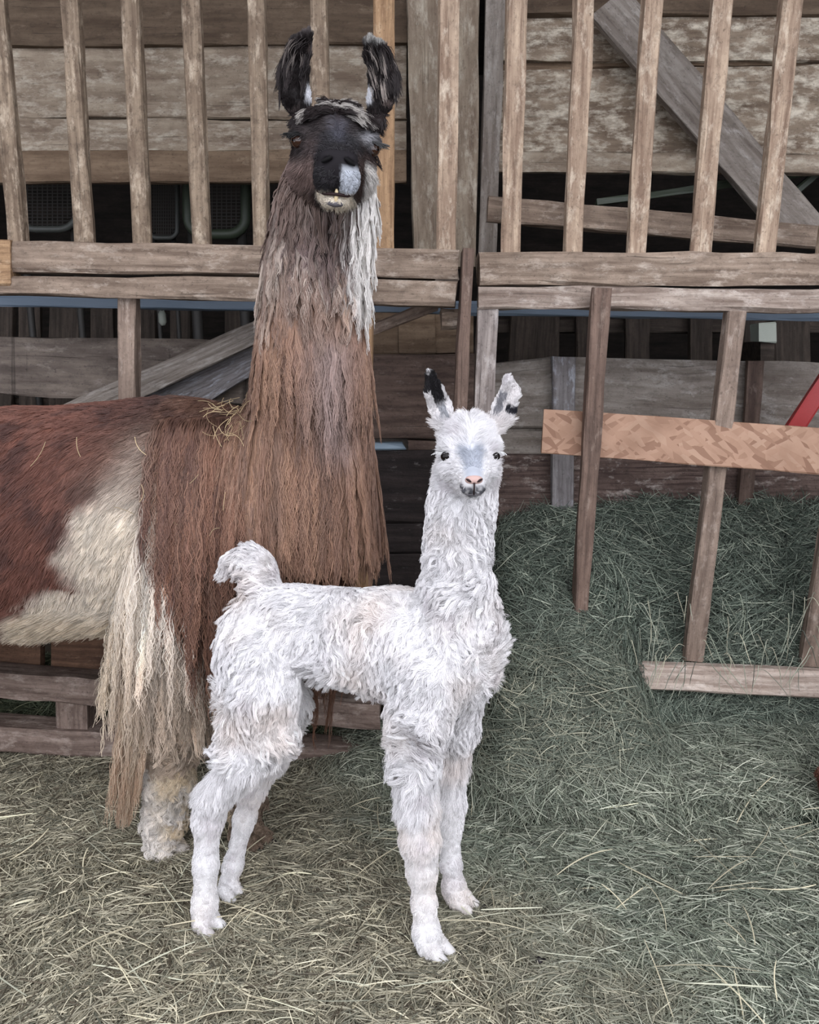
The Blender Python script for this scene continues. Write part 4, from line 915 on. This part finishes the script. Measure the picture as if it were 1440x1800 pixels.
# shaggy fringe hanging from the ears
def fringe_col(p, root, t): c = np.tile(S(44, 36, 36), (len(p), 1)); return mixc(c, S(176, 164, 156), sstep(.56, .66, vnoise(root, 70, 33)) * (.4 + .5 * (root[:, 0] > AH.o[0])) * sstep(.1, .5, t))
rp, rn = sample(AV, AF, 2200, lambda p, n: (a_zone(p)[1] & (p[:, 2] > EARY + .075)) * np.where(np.abs(p[:, 0] - AH.o[0]) > .088, 1.0, .12)); sg = np.sign(rp[:, :1] - AH.o[0])
cb = np.c_[sg * .35, np.full(len(rp), -.25), np.full(len(rp), -1.0)]
grow('ear_fringe', AD, rp, rn, np.where(rp[:, 0] > AH.o[0], .055, .050) * RNG.uniform(.5, 1.1, len(rp)), cb, fringe_col, M['fur'], llama, steps=10, lift=.3, grav=.18, rnd=.12, clump=.75, nclump=110, wave=.002, wfreq=60, radius=.00055, off=.002, vary=.15)
for s in (-1, 1):
    e = ball('eye', AH.at(.031, s * .0745, .001), AH.R, (.0152, .0150, .0142), M['eye_brown'], llama)
    g = unit(AH.f * .85 + AH.r * s * .5); rr = unit(np.cross(AH.u, g)); ball('pupil', AH.at(.030, s * .0745, .001) + g * .0118, np.stack([g, rr, AH.u]), (.0042, .0085, .0042), M['pupil'], e, 14)
    pts = []
    for i in range(46):
        a = RNG.random(); r0 = AH.at(.040 - .012 * a, s * (.066 + .018 * a), .012 - .004 * a); d = unit(AH.f * (.6 - .2 * a) + AH.r * s * (.5 + .5 * a) + AH.u * RNG.uniform(-.15, .2)); Lh = RNG.uniform(.018, .032)
        pts.append([r0, r0 + d * Lh * .5 + AH.u * .002, r0 + d * Lh - AH.u * .003])
    pts = np.array(pts); hair_obj('eyelash', pts, np.full(pts.shape[:2], .00055), np.full(pts.shape, .03) if s < 0 else np.full(pts.shape, .10), M['fur'], llama)
    ball('nostril', AH.at(.1815, s * .0215, -.030), np.stack([AH.f, unit(AH.r * s * .85 - AH.u * .5), unit(AH.u * .85 + AH.r * s * .5)]), (.006, .012, .0038), M['nostril_black'], llama, 14)
tube('mouth_line', [AH.at(.150, -.034, -.086), AH.at(.168, -.022, -.090), AH.at(.172, 0, -.089), AH.at(.168, .022, -.090), AH.at(.150, .034, -.086)], .0032, M['nostril'], llama)
tube('lower_lip', [AH.at(.150, -.020, -.104), AH.at(.164, -.010, -.106), AH.at(.166, 0, -.107), AH.at(.164, .010, -.106), AH.at(.150, .020, -.104)], [.003, .005, .006, .005, .003], M['lip_grey'], llama)
for i, (r, w, hgt) in enumerate(((.001, .005, .013),)):
    b = AH.at(.168, r, -.097); ball('tooth', b + AH.u * hgt * .45, AH.R, (.0035, w * .8, hgt), M['tooth'], llama, 12)
for b, s in adult_toes: ball('toenail', b, np.stack([unit(np.array((.85, -.4, -.25))), unit(np.array((.4, .85, 0))), np.array((.2, -.1, .97))]), (.017, .010, .010), M['nail_dark'], llama, 12)

# ------------------------------------------------------------------ the neighbour at the right edge
NB = Field((0.95, 1.98, -0.01), (2.95, 2.62, 1.5), 0.009)
NB.chain([(1.78, 2.28, .66), (2.1, 2.3, .70), (2.5, 2.32, .68)], [.17, .21, .19], 0.06, .85)
NB.chain([(1.75, 2.27, .74), (1.56, 2.25, .90), (1.42, 2.245, .96)], [.11, .08, .075], 0.05)
NB.chain([P(1530, 915, 2.24), P(1496, 928, 2.24), P(1472, 945, 2.24)], [.068, .050, .030], 0.03)
NB.chain([(1.72, 2.2, .55), (1.40, 2.14, .34), P(1482, 1368, 2.14), (1.30, 2.16, .03)], [.10, .06, .052, .04], 0.03)
NB.chain([(1.78, 2.38, .5), (1.80, 2.40, .3), (1.80, 2.40, .03)], [.09, .05, .04], 0.03)
for yy in (2.22, 2.42): NB.chain([(2.5, yy, .6), (2.42, yy, .42), (2.52, yy, .27), (2.5, yy, .03)], [.12, .07, .045, .04], 0.03)
for s in (-1, 1): NB.blade([(1.50, 2.245 + s * .05, 1.02), (1.54, 2.245 + s * .07, 1.09), (1.55, 2.245 + s * .075, 1.16)], [.02, .024, .01], (-.9, s * -.3, 0), .45)
BV, BF = NB.skin()
def nb_col(p, root, t):
    c = np.tile(lin(118, 76, 62), (len(p), 1)); return mixc(c, np.tile(lin(88, 58, 50), (len(p), 1)), sstep(.45, .65, fbm(root, 20, 41)))
nb = quick_mesh('llama', BV, BF, M['skin'], nb_col(BV, BV, np.zeros(len(BV))) * .7)
tag(nb, 'red-brown curly llama only just showing at the right edge beside the hay', 'llama')
rp, rn = sample(BV, BF, 26000, lambda p, n: np.where(p[:, 0] < 1.55, 3.0, 1.0))
grow('fleece', None, rp, rn, .035, np.array((.2, 0, -1.0)) + swirl(rp, 16), nb_col, M['fur'], nb, steps=7, lift=.45, grav=.1, rnd=.2, clump=.8, nclump=700, wave=.006, wfreq=220, radius=.0011, off=0, vary=.1)
for s in (-1, 1):
    ball('eye', np.array(P(1508, 905, 2.24)) + np.array((0, s * .055, .01)), np.eye(3), (.011, .008, .011), M['eye_dark'], nb, 12)

# ------------------------------------------------------------------ hay
def interp(x, pts): a = np.array(pts, float); return np.interp(x, a[:, 0], a[:, 1])
def Hpile(X, Y):
    X = np.asarray(X, float); Y = np.asarray(Y, float)
    p3 = np.stack([X, Y, X * 0], -1).reshape(-1, 3); wob = ((fbm(p3, 4, 51) - .5) * .22).reshape(X.shape); bump = ((fbm(p3, 13, 55) - .5) * .07).reshape(X.shape)
    Yw = Y + wob * .6 * (1 - .75 * sstep(.62, .9, X))
    a = interp(Yw, [(1.95, 0), (2.12, .04), (2.26, .14), (2.40, .32), (2.55, .52), (2.78, .77)])
    b = interp(Yw, [(1.80, 0), (2.1, .025), (2.3, .06), (2.52, .10), (2.58, .17), (2.64, .36), (2.70, .60), (2.78, .78)])
    t = sstep(.56, .80, X); h = a * (1 - t) + b * t
    left = sstep(.13 + .06 * np.clip(2.78 - Y, 0, 1), .33, X + wob * .4)
    return h * left + bump * np.clip(h * left * 6, 0, 1)
FEET = [tuple(G(*q)[:2]) for q in ((357, 1632), (397, 1572), (757, 1678), (806, 1592), (283, 1500), (430, 1476))]
def Hbed(X, Y):
    X = np.asarray(X, float); Y = np.asarray(Y, float); p3 = np.stack([X, Y, X * 0], -1).reshape(-1, 3)
    n = fbm(p3, 5, 61).reshape(X.shape); m = fbm(p3, 16, 65).reshape(X.shape)
    ft = np.ones(X.shape)
    for fx, fy in FEET: ft = ft * (1 - .9 * np.exp(-(((X - fx) / .075) ** 2 + ((Y - fy) / .065) ** 2)))
    return (.003 + .020 * n * sstep(.25, .6, n) + .009 * m) * ft + .05 * sstep(2.25, 2.45, Y) * sstep(-.4, 0, X) * sstep(.5, .2, X) + .02 * sstep(2.2, 2.42, Y)
def Hall(X, Y): return np.maximum(Hbed(X, Y), Hpile(X, Y))
def hay_col(n, kinds, w):
    k = RNG.choice(len(kinds), n, p=np.array(w) / sum(w)); c = np.array([lin(*q) for q in kinds])[k]; return c * RNG.uniform(.65, 1.6, (n, 1))
def sheet(name, x0, x1, y0, y1, st, H, mat_col, cut=None):
    xs = np.arange(x0, x1 + st, st); ys = np.arange(y0, y1 + st * .5, st); X, Y = np.meshgrid(xs, ys, indexing='ij'); Z = H(X, Y)
    V = np.stack([X, Y, Z], -1).reshape(-1, 3); nx, ny = X.shape; i = np.arange((nx - 1) * (ny - 1)); a = (i // (ny - 1)) * ny + i % (ny - 1)
    F = np.stack([a, a + ny, a + ny + 1, a + 1], 1)
    if cut is not None: zq = Z.ravel()[F].max(1); F = F[zq > cut]
    use = np.unique(F); rm = np.full(len(V), -1); rm[use] = np.arange(len(use)); V = V[use]; F = rm[F]
    n = fbm(V, 30, 71); c = mixc(np.tile(mat_col[0], (len(V), 1)), mat_col[1], sstep(.35, .65, n))
    return quick_mesh(name, V, F, M['skin'], c)
def blades(name, n, X, Y, H, Lmin, Lmax, lift, colour, parent, rad=.0008, flow=0.5, hang=0.0, up=.02, feet=False, bend=1.0):
    e = .012; hz = H(X, Y); gx = (H(X + e, Y) - H(X - e, Y)) / (2 * e); gy = (H(X, Y + e) - H(X, Y - e)) / (2 * e)
    nr = unit(np.stack([-gx, -gy, np.ones(n)], 1)); c = np.stack([X, Y, hz], 1) + nr * (RNG.random((n, 1)) ** 1.6 * up * (1 if not feet else np.clip(np.min([np.hypot(X - a, Y - b) for a, b in FEET], 0) / .12, .1, 1)[:, None]))
    ang = RNG.uniform(0, 2 * math.pi, n); p3 = np.stack([X, Y, hz], 1)
    fl = vnoise(p3, 4.5, 81) * 9 + vnoise(p3, 11, 83) * 3; ang = np.where(RNG.random(n) < flow, fl + RNG.normal(0, .45, n), ang)
    d = np.stack([np.cos(ang), np.sin(ang), np.zeros(n)], 1)
    d = d - nr * (d * nr).sum(1, keepdims=True); d = unit(d); 
    if hang: d = unit(d + np.array((0, 0, -1.0)) * hang * RNG.random((n, 1)) * (nr[:, 2:3] < .85)); d = unit(d - nr * (d * nr).sum(1, keepdims=True))
    d = unit(d + nr * RNG.normal(0, lift, (n, 1))); sd = np.cross(d, nr); L = RNG.uniform(Lmin, Lmax, n) * RNG.uniform(.5, 1, n)
    b1 = RNG.normal(0, .13, (n, 1)) * bend; b2 = RNG.normal(.08, .10, (n, 1)) * bend; kink = RNG.normal(0, .10, (n, 1)) * bend; tt = np.linspace(-.5, .5, 6); pts = []
    for t in tt:
        q = c + d * (L * t)[:, None] + (sd * b1 - nr * b2) * ((t * t - .08) * L * 2)[:, None] + sd * kink * (L * max(0, t))[:, None]
        h = H(q[:, 0], q[:, 1]); q[:, 2] = np.maximum(q[:, 2], h + .0006 + RNG.random(n) * .004); pts.append(q)
    P3 = np.stack(pts, 1); r = rad * RNG.uniform(.55, 1.5, (n, 1)) * np.array([.6, 1, 1, 1, .9, .45])[None, :]
    return hair_obj(name, P3, r, np.clip(np.repeat(colour[:, None, :], 6, 1), 0, 1), M['hay'], parent)

bed = sheet('hay_bedding', -2.6, 2.6, -.6, 2.80, .025, Hbed, (lin(62, 56, 42), lin(34, 31, 25)))
tag(bed, 'trampled olive hay bedding strewn over the barn floor', 'hay', kind='stuff')
n = 150000
d_ = RNG.uniform(1.36, 2.62, n); X = RNG.uniform(-.53, .53, n) * (d_ * .985 + .24); Y = d_
pn = fbm(np.stack([X, Y, X * 0], 1), 3.2, 91); bare = np.exp(-(((X + .78) / .22) ** 2 + ((Y - 1.86) / .10) ** 2)) + .8 * np.exp(-(((X - .11) / .10) ** 2 + ((Y - 1.50) / .04) ** 2))
keep = RNG.random(n) > np.clip(bare, 0, .85) * .8; X, Y, pn = X[keep], Y[keep], pn[keep]; n = len(X)
c1 = hay_col(n, [(178, 172, 152), (144, 138, 120), (114, 112, 98), (212, 204, 180), (90, 82, 70)], [.28, .28, .2, .12, .12])
c2 = hay_col(n, [(142, 147, 131), (112, 119, 106), (168, 171, 156), (202, 204, 186), (80, 82, 73)], [.32, .28, .2, .08, .12])
t = sstep(-.15, .35, X + (Y - 1.9) * .55 + (pn - .5) * .9); bc = c1 * (1 - t[:, None]) + c2 * t[:, None]
blades('hay_blade', n, X, Y, Hbed, .04, .135, .08, bc, bed, rad=.00088, up=.022, feet=True)['kind'] = 'stuff'
n = 110000; X = RNG.uniform(-2.0, 2.0, n); Y = RNG.uniform(.6, 2.6, n); k = (np.abs(X) > .525 * (Y * .985 + .24)) | (Y < 1.37); X, Y = X[k], Y[k]; n = len(X)
blades('hay_blade', n, X, Y, Hbed, .08, .2, .07, hay_col(n, [(160, 156, 138), (130, 128, 112), (106, 108, 96)], [1, 1, 1]), bed, rad=.0011, up=.02)['kind'] = 'stuff'
# a scatter of long pale stems on top
n = 300; Y = RNG.uniform(1.40, 2.3, n); X = RNG.uniform(-.5, .5, n) * (Y + .2)
blades('pale_stem', n, X, Y, Hall, .10, .26, .10, hay_col(n, [(218, 208, 180), (200, 192, 166), (190, 190, 170)], [1, 1, 1]), bed, rad=.0011, flow=.2, up=.045, bend=.5)['kind'] = 'stuff'

pile = sheet('hay_pile', .1, 2.6, 1.75, 2.765, .02, Hpile, (lin(38, 43, 36), lin(24, 27, 23)), cut=.03)
tag(pile, 'heap of green hay banked under and through the right hay rack', 'hay', kind='stuff')
n = 230000; X = RNG.uniform(.12, 1.42, n); Y = RNG.uniform(1.8, 2.785, n); h = Hpile(X, Y); k = (h > .035) & (np.abs(X) < .53 * (Y + .15)); X, Y = X[k], Y[k]
gy = (Hpile(X, Y + .01) - Hpile(X, Y - .01)) / .02; w = np.sqrt(1 + gy ** 2); k = RNG.random(len(X)) < np.clip(w / 2.6, .3, 1); X, Y = X[k], Y[k]; n = len(X)
hz = Hpile(X, Y); fr = sstep(.75, .3, hz) * sstep(2.6, 2.3, Y) * sstep(.9, .5, X) * .8; lo = sstep(.14, .05, hz)
c1 = hay_col(n, [(128, 133, 119), (102, 108, 96), (158, 158, 140), (192, 188, 166), (78, 80, 70)], [.28, .3, .2, .08, .14])
c2 = hay_col(n, [(108, 117, 106), (82, 92, 82), (136, 144, 130), (174, 179, 162), (56, 61, 55)], [.32, .3, .2, .06, .12])
bc = c1 * fr[:, None] + c2 * (1 - fr[:, None]); c3 = hay_col(n, [(142, 147, 131), (112, 119, 106), (168, 171, 156), (202, 204, 186), (80, 82, 73)], [.32, .28, .2, .08, .12]); bc = bc * (1 - lo[:, None]) + c3 * lo[:, None]
blades('hay_blade', n, X, Y, Hpile, .06, .18, .09, bc, pile, rad=.00095, flow=.35, hang=.9, up=.045)['kind'] = 'stuff'
# long stems hanging over the bottom rail
ns = 95; pts = []
for i in range(ns):
    x = RNG.uniform(900, 1440) if i < 45 else RNG.uniform(1120, 1430); y = RNG.uniform(1040, 1190); a = P(x, y, 2.50 - .0002 * (y - 1040) * 0); L = RNG.uniform(.08, .24); dx = RNG.normal(0, .35); p = a.copy(); row = []
    for s in range(6):
        row.append(p.copy()); p = p + np.array((dx * (1 - s * .1), -.22 if s < 2 else -.02, .25 if s == 0 else -.9)) * L / 6; dx += RNG.normal(0, .15)
    pts.append(row)
pts = np.array(pts); pts[..., 2] = np.maximum(pts[..., 2], Hpile(pts[..., 0], pts[..., 1]) + .004)
hair_obj('hanging_stem', pts, np.tile(np.array([.5, 1, 1, 1, .8, .4]) * .0011, (ns, 1)), np.repeat(hay_col(ns, [(160, 162, 146), (136, 142, 126), (190, 186, 164), (100, 108, 98)], [1, 1, .6, 1])[:, None, :], 6, 1), M['hay'], pile)['kind'] = 'stuff'

# hay seen inside and behind the pallet
def Hback(X, Y): return .02 + .16 * sstep(2.56, 2.75, np.asarray(Y, float)) + 0 * np.asarray(X, float)
hb = sheet('loose_hay', -1.7, -.2, 2.57, 2.95, .05, Hback, (lin(58, 62, 50), lin(40, 42, 34)))
tag(hb, 'loose dark hay lying behind the wooden pallet', 'hay', kind='stuff')
n = 9000; X = RNG.uniform(-1.5, -.25, n); Y = RNG.uniform(2.58, 2.9, n)
blades('hay_blade', n, X, Y, Hback, .06, .18, .12, hay_col(n, [(104, 112, 90), (82, 88, 70), (136, 138, 112)], [1, 1, .5]), hb, rad=.001, up=.06)['kind'] = 'stuff'

# straw bits caught in the big llama's coat
row = []
for i in range(46):
    x, y = (RNG.uniform(362, 436), RNG.uniform(704, 770)) if i < 34 else (RNG.uniform(60, 620), RNG.uniform(740, 960))
    o0 = P(x, y, 1.7); dr = unit(o0 - np.array((0, 0, CAM_H))); q = o0[None, :].copy()
    for s in range(60):
        sd = AD.val(q)[0]
        if sd < .030: break
        q = q + dr * max(.004, (sd - .026) * .8)
    if sd > .05: continue
    g = AD.grad(q)[0]; d = unit(np.cross(g, RNG.normal(0, 1, 3))); L = RNG.uniform(.02, .07); cv = unit(np.cross(d, g)) * RNG.normal(0, .3)
    row.append([q[0] + d * L * t + cv * L * t * t * 2 + g * .004 for t in (-.5, -.25, 0, .25, .5)])
row = np.array(row); o = hair_obj('straw_bits', row, np.full(row.shape[:2], .0006), np.repeat(hay_col(len(row), [(196, 176, 138), (180, 160, 126), (146, 126, 98)], [1, 1, .6])[:, None, :], 5, 1), M['hay'])
tag(o, 'dry straw bits caught in the brown fleece on the big llama shoulders', 'straw', kind='stuff')

# small dark lumps on the bedding
for (px, py), r, lab in (((950, 1692), .012, 'small dark dropping lying on the hay at the right of the cria front feet'),):
    c = G(px, py, .012); bm = bmesh.new()
    for k in range(5):
        d = np.array((RNG.normal(0, .008), RNG.normal(0, .007), abs(RNG.normal(0, .004)))); m = bmesh.ops.create_icosphere(bm, subdivisions=3, radius=r * RNG.uniform(.55, .9))
        for v in m['verts']: q = np.array(v.co); v.co = tuple(q * (1 + .25 * (fbm(q[None, :] + d, 120, 7)[0] - .5)) + d)
    me = bpy.data.meshes.new('dropping'); bm.to_mesh(me); bm.free(); me.polygons.foreach_set('use_smooth', [True] * len(me.polygons)); me.materials.append(M['nail_dark'])
    o = bpy.data.objects.new('dropping', me); o.location = c; COL.objects.link(o); tag(o, lab, 'dropping')
